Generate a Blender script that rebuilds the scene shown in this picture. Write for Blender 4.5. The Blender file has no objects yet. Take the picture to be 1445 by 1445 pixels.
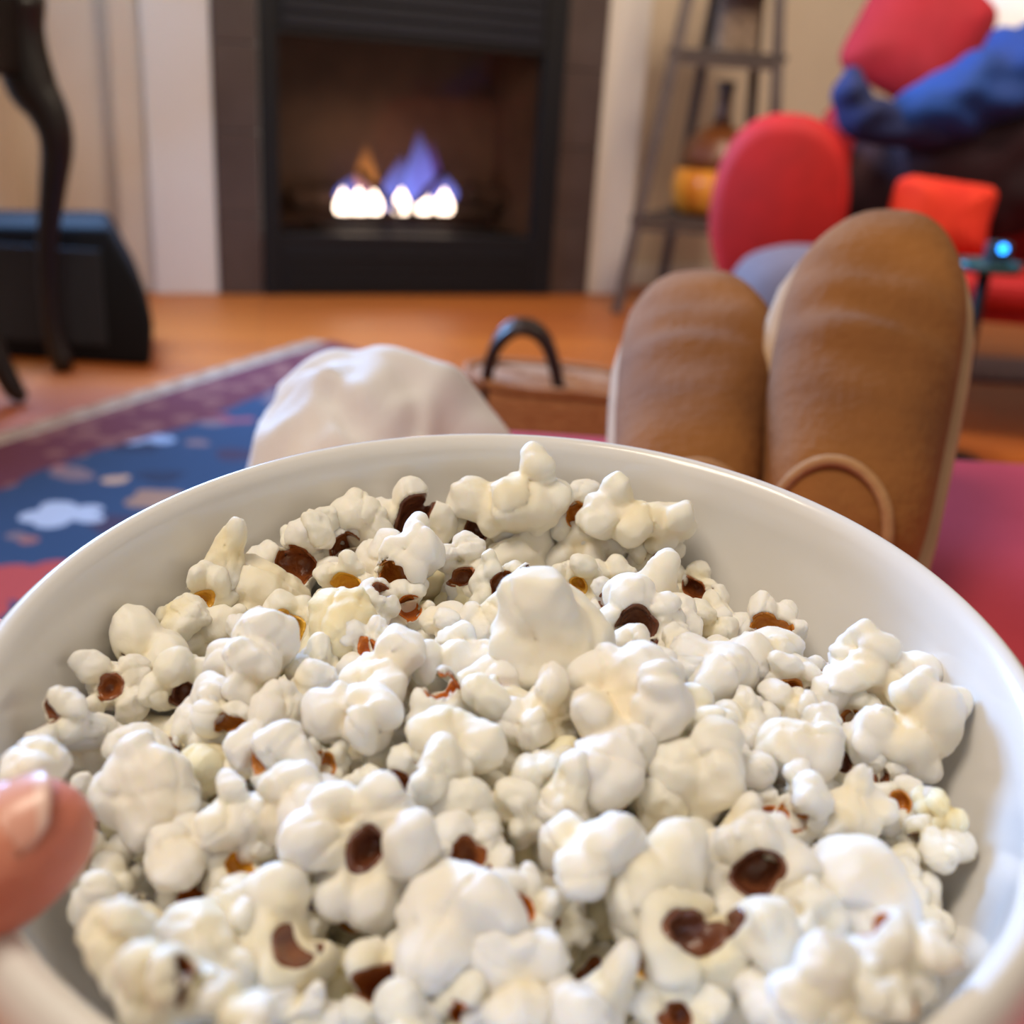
import bpy, bmesh, math, random
import numpy as np
from mathutils import Vector, Matrix, noise

random.seed(7); rng = np.random.default_rng(7)
scene = bpy.context.scene
col = scene.collection

# ------------------------------------------------------------------ camera
F = 1500.0; CX = 722.5; CAMZ = 0.68
down = Vector((465 - CX, 4700 - CX, F)).normalized()      # gravity seen by the camera (x right, y down, z forward)
zc = -down
yc = (Vector((0, 0, 1)) - zc.z * zc).normalized()
xc = yc.cross(zc)
RW = Matrix((xc, yc, zc))                                  # camera coordinates -> world
CAM = Vector((0, 0, CAMZ))
cam_d = bpy.data.cameras.new('camera'); cam = bpy.data.objects.new('camera', cam_d); col.objects.link(cam)
cr, cd, cf = RW @ Vector((1, 0, 0)), RW @ Vector((0, 1, 0)), RW @ Vector((0, 0, 1))
M = Matrix((cr, -cd, -cf)).transposed().to_4x4(); M.translation = CAM
cam.matrix_world = M
cam_d.sensor_width = 36; cam_d.lens = F / 1445 * 36
cam_d.clip_start = 0.02
cam_d.dof.use_dof = True; cam_d.dof.focus_distance = 0.305; cam_d.dof.aperture_fstop = 8.8
scene.camera = cam

# ------------------------------------------------------------------ world, lights, exposure
w = bpy.data.worlds.new('room_light'); scene.world = w; w.use_nodes = True
w.node_tree.nodes['Background'].inputs[0].default_value = (1.0, 0.84, 0.67, 1)
w.node_tree.nodes['Background'].inputs[1].default_value = 0.34
def area(name, loc, target, size, power, color, size_y=None):
    l = bpy.data.lights.new(name, 'AREA'); l.energy = power; l.color = color; l.size = size
    if size_y: l.shape = 'RECTANGLE'; l.size_y = size_y
    o = bpy.data.objects.new(name, l); col.objects.link(o); o.location = loc
    o.rotation_euler = (Vector(target) - Vector(loc)).to_track_quat('-Z', 'Y').to_euler()
    return o
area('ceiling_lamp_light', (-0.75, 0.0, 2.4), (0.1, 0.4, 0.4), 0.8, 27, (1.0, 0.86, 0.69))
area('added_wall_fill_light', (0.9, 2.2, 2.3), (0.9, 4.2, 0.9), 0.9, 44, (1.0, 0.82, 0.62))  # added warm fill brightening the right wall, not a known lamp
area('added_cool_light', (-1.62, 3.0, 1.72), (0.05, 0.4, 0.5), 1.0, 210, (0.26, 0.52, 1.0), 1.1)  # added blue source at the left, standing in for a television's glow
vs = scene.view_settings
vs.view_transform = 'Standard'; vs.look = 'None'; vs.gamma = 1.0; vs.use_curve_mapping = False; vs.exposure = 0.0
scene.cycles.use_denoising = True
scene.cycles.max_bounces = 8

# ------------------------------------------------------------------ helpers
def ray(x, y): return RW @ Vector(((x - CX) / F, (y - CX) / F, 1.0))
def at_y(x, y, Y): d = ray(x, y); return CAM + d * (Y / d.y)
def at_z(x, y, Z=0.0): d = ray(x, y); return CAM + d * ((Z - CAMZ) / d.z)
def at_d(x, y, D): return CAM + ray(x, y) * D

def srgb(r, g, b):
    f = lambda c: (c / 255 / 12.92) if c / 255 <= 0.04045 else ((c / 255 + 0.055) / 1.055) ** 2.4
    return (f(r), f(g), f(b), 1)

def mat(name, color, rough=0.6, **kw):
    m = bpy.data.materials.new(name); m.use_nodes = True
    b = m.node_tree.nodes['Principled BSDF']
    b.inputs['Base Color'].default_value = color; b.inputs['Roughness'].default_value = rough
    for k, v in kw.items():
        b.inputs[k.replace('_', ' ')].default_value = v
    return m

def nodes(m): return m.node_tree.nodes, m.node_tree.links, m.node_tree.nodes['Principled BSDF']

def noisy(name, c1, c2, scale, rough=0.7, bump=0.0, bscale=None, detail=4, stretch=(1, 1, 1), **kw):
    m = mat(name, c1, rough, **kw); N, L, b = nodes(m)
    tc = N.new('ShaderNodeTexCoord'); mp = N.new('ShaderNodeMapping'); mp.inputs['Scale'].default_value = stretch
    L.new(tc.outputs['Object'], mp.inputs[0])
    n = N.new('ShaderNodeTexNoise'); n.inputs['Scale'].default_value = scale; n.inputs['Detail'].default_value = detail
    L.new(mp.outputs[0], n.inputs['Vector'])
    r = N.new('ShaderNodeValToRGB'); r.color_ramp.elements[0].position = 0.3; r.color_ramp.elements[1].position = 0.7
    r.color_ramp.elements[0].color = c1; r.color_ramp.elements[1].color = c2
    L.new(n.outputs['Fac'], r.inputs[0]); L.new(r.outputs[0], b.inputs['Base Color'])
    if bump:
        n2 = N.new('ShaderNodeTexNoise'); n2.inputs['Scale'].default_value = bscale or scale * 6; n2.inputs['Detail'].default_value = 3
        L.new(tc.outputs['Object'], n2.inputs['Vector'])
        bp = N.new('ShaderNodeBump'); bp.inputs['Strength'].default_value = bump; bp.inputs['Distance'].default_value = 0.01
        L.new(n2.outputs['Fac'], bp.inputs['Height']); L.new(bp.outputs[0], b.inputs['Normal'])
    return m

def link(name, me, m=None, parent=None, smooth=True):
    o = bpy.data.objects.new(name, me); col.objects.link(o)
    if m is not None and len(me.materials) == 0: me.materials.append(m)
    if smooth: me.polygons.foreach_set('use_smooth', [True] * len(me.polygons))
    if parent: o.parent = parent
    return o
def raw(name, verts, faces):
    me = bpy.data.meshes.new(name); me.from_pydata([tuple(v) for v in verts], [], faces); me.update(); return me
def obj(name, verts, faces, m, parent=None, smooth=True): return link(name, raw(name, verts, faces), m, parent, smooth)
def bm_obj(name, bm, m, parent=None, smooth=True):
    me = bpy.data.meshes.new(name); bm.to_mesh(me); bm.free(); return link(name, me, m, parent, smooth)
def tag(o, label, cat, group=None):
    o['label'] = label; o['category'] = cat
    if group: o['group'] = group
    return o
def struct(o, label=None, cat=None):
    o['kind'] = 'structure'
    if label: o['label'] = label
    if cat: o['category'] = cat
    return o
def empty(name, loc=(0, 0, 0), mtx=None):
    o = bpy.data.objects.new(name, None); col.objects.link(o); o.empty_display_size = 0.05
    if mtx is not None: o.matrix_world = mtx
    else: o.location = loc
    return o
def box_bm(lo, hi, bevel=0.0, seg=2):
    bm = bmesh.new(); bmesh.ops.create_cube(bm, size=1)
    lo, hi = Vector(lo), Vector(hi); c = (lo + hi) / 2; s = hi - lo
    for v in bm.verts: v.co = Vector((v.co.x * s.x + c.x, v.co.y * s.y + c.y, v.co.z * s.z + c.z))
    if bevel: bmesh.ops.bevel(bm, geom=bm.edges[:], offset=bevel, segments=seg, profile=0.5, affect='EDGES')
    return bm
def box(name, lo, hi, m, parent=None, bevel=0.0, seg=2): return bm_obj(name, box_bm(lo, hi, bevel, seg), m, parent, smooth=False)

def loft(rings, cap=True, closed=True):
    """rings: list of lists of points of equal length"""
    n = len(rings[0]); V = [p for r in rings for p in r]; Fc = []
    for i in range(len(rings) - 1):
        for j in range(n if closed else n - 1):
            a = i * n + j; b = i * n + (j + 1) % n
            Fc.append((a, b, b + n, a + n))
    if cap:
        Fc.append(tuple(range(n))[::-1]); Fc.append(tuple(range((len(rings) - 1) * n, len(rings) * n)))
    return V, Fc
def tube_rings(pts, radii, n=14):
    pts = [Vector(p) for p in pts]; R = []
    up = Vector((0.13, 0.21, 0.97))
    for i, p in enumerate(pts):
        t = (pts[min(i + 1, len(pts) - 1)] - pts[max(i - 1, 0)]).normalized()
        a = t.cross(up)
        if a.length < 1e-3: a = t.cross(Vector((1, 0, 0)))
        a.normalize(); b = t.cross(a)
        r = radii[i]; ra, rb = (r if isinstance(r, tuple) else (r, r))
        R.append([p + a * ra * math.cos(k * 2 * math.pi / n) + b * rb * math.sin(k * 2 * math.pi / n) for k in range(n)])
    return R
def spline(pts, n):
    pts = [Vector(p) for p in pts]; out = []
    P = [pts[0] * 2 - pts[1]] + pts + [pts[-1] * 2 - pts[-2]]
    m = len(pts) - 1
    for k in range(n):
        s = k / (n - 1) * m; i = min(int(s), m - 1); t = s - i
        a, b, c, d = P[i:i + 4]
        out.append(0.5 * ((2 * b) + (c - a) * t + (2 * a - 5 * b + 4 * c - d) * t * t + (3 * b - a - 3 * c + d) * t ** 3))
    return out
def lerp_list(v, n):
    x = np.linspace(0, len(v) - 1, n); return [float(q) for q in np.interp(x, range(len(v)), v)]
def tube(name, pts, radii, m, parent=None, n=12, res=None):
    if res: pts = spline(pts, res); radii = lerp_list(radii, res)
    V, Fc = loft(tube_rings(pts, radii, n)); return obj(name, V, Fc, m, parent)

def cushion_mesh(name, sx, sy, sz, e=0.35, pinch=0.0, wr=0.0, seed=0, nu=40, nv=24):
    """soft rounded pillow: superellipsoid with wrinkles; half sizes"""
    V = []; Fc = []
    sg = lambda c, p: math.copysign(abs(c) ** p, c)
    for i in range(nv + 1):
        ph = -math.pi / 2 + math.pi * i / nv
        for j in range(nu):
            th = 2 * math.pi * j / nu
            x = sg(math.cos(ph), 0.5) * sg(math.cos(th), e); y = sg(math.cos(ph), 0.5) * sg(math.sin(th), e); z = sg(math.sin(ph), 0.9)
            edge = max(abs(x), abs(y)); z *= (1 - pinch * edge ** 3)
            p = Vector((x * sx, y * sy, z * sz))
            if wr:
                q = noise.noise(p * (3.0 / max(sx, sy)) + Vector((seed, 0, 0))); p *= 1 + wr * q
            V.append(p)
    for i in range(nv):
        for j in range(nu):
            a = i * nu + j; b = i * nu + (j + 1) % nu
            Fc.append((a, b, b + nu, a + nu))
    me = raw(name, V, Fc)
    bm = bmesh.new(); bm.from_mesh(me); bmesh.ops.remove_doubles(bm, verts=bm.verts, dist=1e-5); bm.to_mesh(me); bm.free()
    return me

def surface_nets(D, lo, h):
    """distance grid -> (verts, quads)"""
    S = D < 0; nx, ny, nz = D.shape
    cs = [(i, j, k) for i in (0, 1) for j in (0, 1) for k in (0, 1)]
    sub = lambda A, c: A[c[0]:nx - 1 + c[0], c[1]:ny - 1 + c[1], c[2]:nz - 1 + c[2]]
    cnt_in = sum(sub(S, c).astype(np.int8) for c in cs)
    act = (cnt_in > 0) & (cnt_in < 8)
    idx = -np.ones(act.shape, int); ii = np.argwhere(act); idx[act] = np.arange(len(ii))
    corner = {c: sub(D, c)[act] for c in cs}
    acc = np.zeros((len(ii), 3)); n = np.zeros(len(ii))
    for c in cs:
        for ax in range(3):
            if c[ax]: continue
            d = list(c); d[ax] = 1; d = tuple(d); va, vb = corner[c], corner[d]
            m = (va < 0) != (vb < 0); t = np.where(m, va / np.where(m, va - vb, 1), 0)
            p = np.tile(np.array(c, float), (len(ii), 1)); p[:, ax] += t
            acc += p * m[:, None]; n += m
    V = (ii + acc / n[:, None]) * h + lo
    Q = []
    for ax in range(3):
        o1, o2 = [(1, 2), (2, 0), (0, 1)][ax]
        A = [slice(None)] * 3; A[ax] = slice(0, -1); B = [slice(None)] * 3; B[ax] = slice(1, None)
        ed_ = S[tuple(A)] != S[tuple(B)]; e = np.argwhere(ed_)
        e = e[(e[:, o1] > 0) & (e[:, o2] > 0) & (e[:, o1] < D.shape[o1] - 1) & (e[:, o2] < D.shape[o2] - 1)]
        fl_ = S[e[:, 0], e[:, 1], e[:, 2]]
        def g(d1, d2):
            q = e.copy(); q[:, o1] -= d1; q[:, o2] -= d2; return idx[q[:, 0], q[:, 1], q[:, 2]]
        quad = np.stack([g(1, 1), g(0, 1), g(0, 0), g(1, 0)], 1); quad[~fl_] = quad[~fl_][:, ::-1]; Q.append(quad)
    return V, np.concatenate(Q)
def net_mesh(name, V, Q, relax=1):
    if relax:
        for _ in range(relax):
            acc = np.zeros_like(V); n = np.zeros(len(V))
            for k in range(4): np.add.at(acc, Q[:, k], V[Q[:, (k + 1) % 4]]); np.add.at(n, Q[:, k], 1)
            V = V * .5 + .5 * acc / np.maximum(n, 1)[:, None]
    me = bpy.data.meshes.new(name); me.vertices.add(len(V)); me.vertices.foreach_set('co', V.ravel())
    me.loops.add(Q.size); me.loops.foreach_set('vertex_index', Q.ravel()); me.polygons.add(len(Q)); me.polygons.foreach_set('loop_start', np.arange(0, Q.size, 4))
    me.polygons.foreach_set('use_smooth', np.ones(len(Q), bool)); me.update(calc_edges=True); me.validate(); return me
def grid(lo, hi, h):
    ax = [np.arange(l, u + h, h) for l, u in zip(lo, hi)]; return np.stack(np.meshgrid(*ax, indexing='ij'), -1)
def smin(a, b, k):
    d = np.clip(.5 + .5 * (b - a) / k, 0, 1); return b * (1 - d) + a * d - k * d * (1 - d)
def waves(P, R, f, n=5):
    o = 0
    for _ in range(n):
        d = np.array([R.gauss(0, 1) for _ in range(3)]); d /= np.linalg.norm(d); o = o + np.sin(P @ (d * f * R.uniform(.6, 1.4)) + R.random() * 6.28)
    return o / n
def ellip(P, c, r, rot=None):
    q = P - np.array(c)
    if rot is not None: q = q @ np.array(rot.to_matrix())
    q = q / np.array(r); return (np.sqrt((q * q).sum(-1)) - 1) * min(r)
def capsule(P, a, b, ra, rb):
    a, b = np.array(a), np.array(b); ab = b - a; t = np.clip(((P - a) @ ab) / (ab @ ab), 0, 1)
    return np.sqrt(((P - a - t[..., None] * ab) ** 2).sum(-1)) - (ra + (rb - ra) * t)

# ------------------------------------------------------------------ popcorn flakes: shape library (unit size)
def rdir(R):
    v = Vector((R.gauss(0, 1), R.gauss(0, 1), R.gauss(0, 1))); return v.normalized()
def req(R): return rdir(R).to_track_quat('Z', 'Y')
GL, GH = .048, 1.3
G0 = grid((-GH,) * 3, (GH,) * 3, GL)
def flake(kind, seed):
    R = random.Random(seed * 31 + {'bloom': 1, 'ring': 2, 'arm': 3, 'ball': 4, 'tip': 5}[kind]); B = []
    def lobe(c, r, sub=1, asp=.28):
        c = Vector(c); d = c.normalized() if c.length > .01 else rdir(R)
        rr = tuple(r * R.uniform(1 - asp, 1 + asp) for _ in range(3)); B.append((c, rr, req(R)))
        for _ in range(sub):
            e = (rdir(R) + d * .7).normalized(); s = r * R.uniform(.55, .8); B.append((c + e * r * R.uniform(.6, .85), (s, s * R.uniform(.7, 1), s), req(R)))
    cav = None
    if kind == 'bloom':
        n = R.randint(5, 7)
        for k in range(n):
            d = rdir(R); d.z *= .8; lobe(d * R.uniform(.42, .6), R.uniform(.32, .48), R.randint(0, 2))
        B.append((Vector(), (.42, .4, .38), None))
        if seed % 2 == 0: cav = (rdir(R) * .55, .34)
    elif kind == 'ring':
        n = R.randint(4, 6); a0 = R.random() * 6.28
        for k in range(n):
            a = a0 + 2 * math.pi * (k + R.uniform(-.2, .2)) / n
            lobe(Vector((math.cos(a), math.sin(a), 0)) * R.uniform(.56, .70) + Vector((0, 0, R.uniform(-.08, .22))), R.uniform(.32, .44), R.randint(0, 2))
        for k in range(3):
            d = rdir(R); d.z = -abs(d.z) - .4; d.normalize(); lobe(d * .42, R.uniform(.40, .5), 1)
        B.append((Vector((0, 0, -.1)), (.5, .5, .42), None))
        cav = (Vector((R.uniform(-.1, .1), R.uniform(-.1, .1), .38)), R.uniform(.36, .52))
    elif kind == 'arm':
        Ln = R.uniform(.60, .75)
        for k in range(5):
            t = -1 + k / 2; lobe((t * Ln, R.uniform(-.2, .2), R.uniform(-.12, .18)), R.uniform(.32, .44) * (1.15 - .25 * abs(t)), R.randint(1, 2))
        B.append((Vector(), (Ln * .8, .24, .24), None))
        lobe((R.uniform(-.5, .5), .48, R.uniform(0, .3)), .3, 1); lobe((R.uniform(-.5, .5), -.42, R.uniform(-.2, .2)), .28, 1)
    elif kind == 'ball':
        B.append((Vector((0, 0, .05)), (.68, R.uniform(.52, .64), .56), req(R)))
        for k in range(R.randint(2, 4)):
            d = rdir(R); lobe(d * R.uniform(.36, .52), R.uniform(.38, .5), 0)
    elif kind == 'tip':
        for k in range(5):
            t = k / 4; B.append((Vector((0, R.uniform(-.05, .05), -.35 + .85 * t)), (.55 * (1 - .48 * t), .46 * (1 - .42 * t), .34), None))
        for k in range(4):
            d = rdir(R); d.z = -abs(d.z) * .5; lobe(d * .5 + Vector((0, 0, -.25)), R.uniform(.28, .4), 1)
    P = G0 + .13 * np.stack([waves(G0, R, 3.8), waves(G0, R, 3.8), waves(G0, R, 3.8)], -1)
    D = None; order = []
    for c, r, rot in B:
        e = ellip(P, c, r, rot); D = e if D is None else smin(D, e, .045)
    D = D + .05 * waves(G0, R, 7) + .05 * np.abs(waves(G0, R, 7.5, 4)) + .045 * np.abs(waves(G0, R, 11, 4)) - .035 + .024 * waves(G0, R, 18, 7) + .010 * waves(G0, R, 28, 7)
    # thin cracks where the starch tore
    for _ in range(2):
        d = np.array(rdir(R)); D = D + .045 * np.exp(-((P @ d - R.uniform(-.3, .3) + .22 * waves(G0, R, 5, 3)) / .03) ** 2)
    hull = None
    if cav is not None:
        c, r = cav; rc = (r * R.uniform(.8, 1.2), r * R.uniform(.65, 1.0), r * R.uniform(1.2, 1.6)); q = req(R) if kind == 'bloom' else Vector((R.gauss(0, .2), R.gauss(0, .2), 1)).to_track_quat('Z', 'Y')
        C = ellip(G0 + .10 * np.stack([waves(G0, R, 7), waves(G0, R, 7), waves(G0, R, 7)], -1), c, rc, q)
        Hd = np.maximum(np.maximum(C - .05, -(C + .05)), D + .035)
        # a ragged bridge of starch across some hulls
        if seed % 3 == 1: C = np.maximum(C, -(np.abs(P[..., 0] * math.cos(seed) + P[..., 1] * math.sin(seed) - .05 + .25 * waves(G0, R, 4, 3)) - .035 - .05 * waves(G0, R, 6, 3)))
        D0 = D; D = np.maximum(D, -C)
        hv = surface_nets(np.minimum(Hd, 9), -GH, GL)
        if len(hv[0]) > 30: hull = net_mesh('hull', hv[0], hv[1], 1)
    D[0], D[-1], D[:, 0], D[:, -1], D[:, :, 0], D[:, :, -1] = 9, 9, 9, 9, 9, 9
    V, Q = surface_nets(D, -GH, GL)
    ext = V.max(0) - V.min(0); s = 1.0 / (0.55 * ext.max() + 0.45 * np.sort(ext)[1])
    d = np.linalg.norm(V - np.array([0, 0, .15] if cav is None else tuple(cav[0] * .8)), axis=1); t = np.clip((.78 - d) * 1.6, 0, 1)
    me = net_mesh('flake', V * s, Q, 1)
    ca = me.color_attributes.new('starch', 'FLOAT_COLOR', 'POINT')
    ca.data.foreach_set('color', np.stack([t, t, t, np.ones_like(t)], 1).astype(np.float32).ravel())
    if hull: hull.transform(Matrix.Scale(s, 4))
    return me, hull

def flake_mat(name, c_out, c_in):
    m = mat(name, c_out, 0.6); N, L, b = nodes(m)
    at = N.new('ShaderNodeAttribute'); at.attribute_name = 'starch'
    tc = N.new('ShaderNodeTexCoord')
    n = N.new('ShaderNodeTexNoise'); n.inputs['Scale'].default_value = 3.0; n.inputs['Detail'].default_value = 3
    L.new(tc.outputs['Object'], n.inputs['Vector'])
    ad = N.new('ShaderNodeMath'); ad.operation = 'MULTIPLY_ADD'; L.new(n.outputs['Fac'], ad.inputs[0]); ad.inputs[1].default_value = .9; ad.inputs[2].default_value = -.45
    a2 = N.new('ShaderNodeMath'); a2.operation = 'ADD'; a2.use_clamp = True; L.new(at.outputs['Fac'], a2.inputs[0]); L.new(ad.outputs[0], a2.inputs[1])
    mx = N.new('ShaderNodeMix'); mx.data_type = 'RGBA'; L.new(a2.outputs[0], mx.inputs['Factor'])
    mx.inputs['A'].default_value = c_out; mx.inputs['B'].default_value = c_in
    L.new(mx.outputs['Result'], b.inputs['Base Color'])
    b.inputs['Subsurface Weight'].default_value = 0.42; b.inputs['Subsurface Radius'].default_value = (1.0, .8, .5); b.inputs['Subsurface Scale'].default_value = 0.006
    b.inputs['Specular IOR Level'].default_value = 0.4
    n2 = N.new('ShaderNodeTexNoise'); n2.inputs['Scale'].default_value = 9; n2.inputs['Detail'].default_value = 4; L.new(tc.outputs['Object'], n2.inputs['Vector'])
    bp = N.new('ShaderNodeBump'); bp.inputs['Strength'].default_value = .2; bp.inputs['Distance'].default_value = .0015
    L.new(n2.outputs['Fac'], bp.inputs['Height']); L.new(bp.outputs[0], b.inputs['Normal'])
    return m
FM = {'w': flake_mat('popcorn_white', (.90, .88, .835, 1), (.90, .80, .58, 1)),
      'c': flake_mat('popcorn_cream', (.90, .87, .78, 1), (.88, .76, .48, 1)),
      'y': flake_mat('popcorn_yellow', (.90, .83, .60, 1), (.86, .68, .32, 1))}
def hull_mat(name, a, bcol):
    m = noisy(name, a, bcol, 3.0, 0.25, 0.25, 9, stretch=(1, 1, 3)); m.node_tree.nodes['Principled BSDF'].inputs['Coat Weight'].default_value = .4; return m
HM = {'a': hull_mat('hull_amber', (.66, .27, .03, 1), (.42, .12, .012, 1)), 'o': hull_mat('hull_orange', (.66, .19, .015, 1), (.44, .10, .010, 1)),
      'b': hull_mat('hull_brown', (.34, .10, .02, 1), (.16, .04, .014, 1)), 'd': hull_mat('hull_dark', (.10, .026, .016, 1), (.22, .075, .03, 1)),
      'y': hull_mat('hull_yellow', (.80, .46, .05, 1), (.66, .30, .03, 1))}
LIB = {}
for kind, n in (('bloom', 18), ('ring', 18), ('arm', 6), ('ball', 8), ('tip', 4)):
    LIB[kind] = [flake(kind, i) for i in range(n)]
def with_mat(name, me, m, parent=None):
    if not me.materials: me.materials.append(m)
    o = bpy.data.objects.new(name, me); col.objects.link(o); o.material_slots[0].link = 'OBJECT'; o.material_slots[0].material = m
    if parent: o.parent = parent
    return o

# ------------------------------------------------------------------ the room
# fireplace wall: plane through two floor points of the surround
A = at_z(310, 415); Bp = at_z(826, 415)
e1 = (Bp - A); WF = e1.length; e1.normalize(); e2 = Vector((0, 0, 1)); e3 = e1.cross(e2)     # e3 points to the camera side
WM = Matrix((e1, -e3, e2)).transposed().to_4x4(); WM.translation = (A + Bp) / 2            # local x along wall, -y to camera, z up
WI = WM.inverted()
def wl(x, y, Y=0.0):
    """where the pixel's ray meets the plane local y = Y of the fireplace wall"""
    o = WI @ CAM; d = WI.to_3x3() @ ray(x, y); return o + d * ((Y - o.y) / d.y)
wall_m = noisy('wall_paint', srgb(212, 196, 176), srgb(204, 187, 166), 3, 0.85, 0.03, 120)
white_m = mat('white_trim_paint', srgb(220, 213, 205), 0.5)
HW = WF / 2
def wbox(name, lo, hi, m, parent=None, bevel=0.0, seg=2):
    o = box(name, lo, hi, m, parent, bevel, seg)
    if parent is None: o.matrix_world = WM
    return o
# wood floor
fm = mat('oak_floor', srgb(190, 110, 50), 0.45); N, L, b = nodes(fm)
tc = N.new('ShaderNodeTexCoord'); mp = N.new('ShaderNodeMapping'); mp.inputs['Rotation'].default_value = (0, 0, math.radians(-14))
L.new(tc.outputs['Object'], mp.inputs[0])
br = N.new('ShaderNodeTexBrick'); br.inputs['Scale'].default_value = 1; br.inputs['Brick Width'].default_value = 1.1; br.inputs['Row Height'].default_value = .083
br.inputs['Mortar Size'].default_value = .0012; br.inputs['Color1'].default_value = srgb(200, 106, 34); br.inputs['Color2'].default_value = srgb(178, 88, 28); br.inputs['Mortar'].default_value = srgb(90, 45, 20)
L.new(mp.outputs[0], br.inputs['Vector'])
ns = N.new('ShaderNodeTexNoise'); ns.inputs['Scale'].default_value = 4; ns.inputs['Detail'].default_value = 6
mp2 = N.new('ShaderNodeMapping'); mp2.inputs['Rotation'].default_value = (0, 0, math.radians(-14)); mp2.inputs['Scale'].default_value = (1, 14, 1); L.new(tc.outputs['Object'], mp2.inputs[0]); L.new(mp2.outputs[0], ns.inputs['Vector'])
mx = N.new('ShaderNodeMix'); mx.data_type = 'RGBA'; mx.blend_type = 'MULTIPLY'; mx.inputs['Factor'].default_value = .15
L.new(br.outputs['Color'], mx.inputs['A']); L.new(ns.outputs['Color'], mx.inputs['B']); L.new(mx.outputs['Result'], b.inputs['Base Color'])
struct(box('floor', (-2.2, -1.2, -.05), (3.6, 5.6, 0), fm))

lp = wl(215, 330, 0).x                        # outer edge of the left white pilaster
rp = wl(890, 330, 0).x
struct(wbox('wall_left_of_fireplace', (-2.6, .10, 0), (lp - .10, .22, 2.5), wall_m)).name = 'wall_far_left'
struct(wbox('wall_far_right', (rp, .22, 0), (4.0, .34, 2.5), wall_m))
struct(wbox('trim_1', (lp - .10, .03, 0), (lp, .34, 2.5), wall_m, bevel=.004))
struct(wbox('trim_2', (lp, 0, 0), (-HW, .34, 2.5), white_m, bevel=.004))
struct(wbox('trim_3', (HW, 0, 0), (rp, .34, 2.5), white_m, bevel=.004))
struct(wbox('baseboard_far_right', (rp, .20, 0), (4.0, .219, .09), white_m))
struct(wbox('baseboard_far_left', (-2.6, .082, 0), (lp - .101, .099, .09), white_m))
ztop = 1.12
struct(wbox('wall_above_fireplace', (-HW, .0, ztop + .003), (HW, .34, 2.5), white_m)).name = 'wall_far_centre'
# left wall with an unseen window added to house the cool light
lw = -1.72
struct(box('wall_left', (lw - .12, -1.2, 0), (lw, 2.40, 2.5), wall_m))
o = struct(box('wall_left', (lw - .12, 3.60, 0), (lw, 4.4, 2.5), wall_m)); 
struct(box('wall_left', (lw - .12, 2.401, 0), (lw, 3.599, 1.1), wall_m))
win = empty('added_window', (lw, 3.0, 1.1)); struct(win, 'unseen white window frame added around the cool light in the left wall', 'window')
for lo, hi in (((-.10, -.6, .0), (.02, -.54, 1.2)), ((-.10, .54, .0), (.02, .6, 1.2)), ((-.10, -.54, .0), (.02, .54, .06)), ((-.10, -.54, 1.14), (.02, .54, 1.2)), ((-.07, -.015, .06), (-.03, .015, 1.14))):
    box('added_window_frame', lo, hi, white_m, win, .004)

# ------------------------------------------------------------------ fireplace
fp = empty('fireplace', mtx=WM)
tag(fp, 'built-in gas fireplace with dark tile surround, black metal front and burning flames', 'fireplace')
tile_m = noisy('surround_tile', srgb(84, 70, 66), srgb(70, 56, 52), 5, .38, .02, 60)
black_m = mat('black_metal', (.008, .008, .010, 1), .55, Specular_IOR_Level=.25)
fb_m = noisy('firebox_panel', srgb(92, 70, 55), srgb(72, 53, 42), 6, .9, .3, 25)
bx0 = wl(372, 405, 0).x; bx1 = wl(772, 408, 0).x
zt = ztop
# surround: stacked tiles each side and a lintel
for x0, x1 in ((-HW, bx0 - .004), (bx1 + .004, HW)):
    nz = 4; hz = zt / nz
    for k in range(nz): box('surround_tile', (x0 + .001, -.012, k * hz + .0015), (x1 - .001, .3, (k + 1) * hz - .0015), tile_m, fp, .002)
def zpx(x, y, Y=0): return wl(x, y, Y).z
z_b = zpx(570, 332); z_t = zpx(570, 62)
gx0 = wl(392, 200, 0).x; gx1 = wl(757, 200, 0).x
# black face frame
box('face_stile', (bx0, -.03, 0), (gx0, .02, zt), black_m, fp, .004); box('face_stile', (gx1, -.03, 0), (bx1, .02, zt), black_m, fp, .004)
lowp = box('lower_panel', (gx0, -.026, 0), (gx1, .02, z_b), black_m, fp, .004)
for k in range(4): box('louvre', (gx0 + .02, -.034, .03 + k * .035), (gx1 - .02, -.026, .052 + k * .035), black_m, lowp, .003)
up = box('upper_panel', (gx0, -.026, z_t), (gx1, .02, zt), black_m, fp, .004)
navy = mat('louvre_paint', (.012, .013, .022, 1), .5, Specular_IOR_Level=.3)
for k in range(6):
    z0 = z_t + .03 + k * .045
    if z0 + .03 < zt: box('louvre', (gx0 + .015, -.040, z0), (gx1 - .015, -.026, z0 + .03), navy, up, .004)
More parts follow.
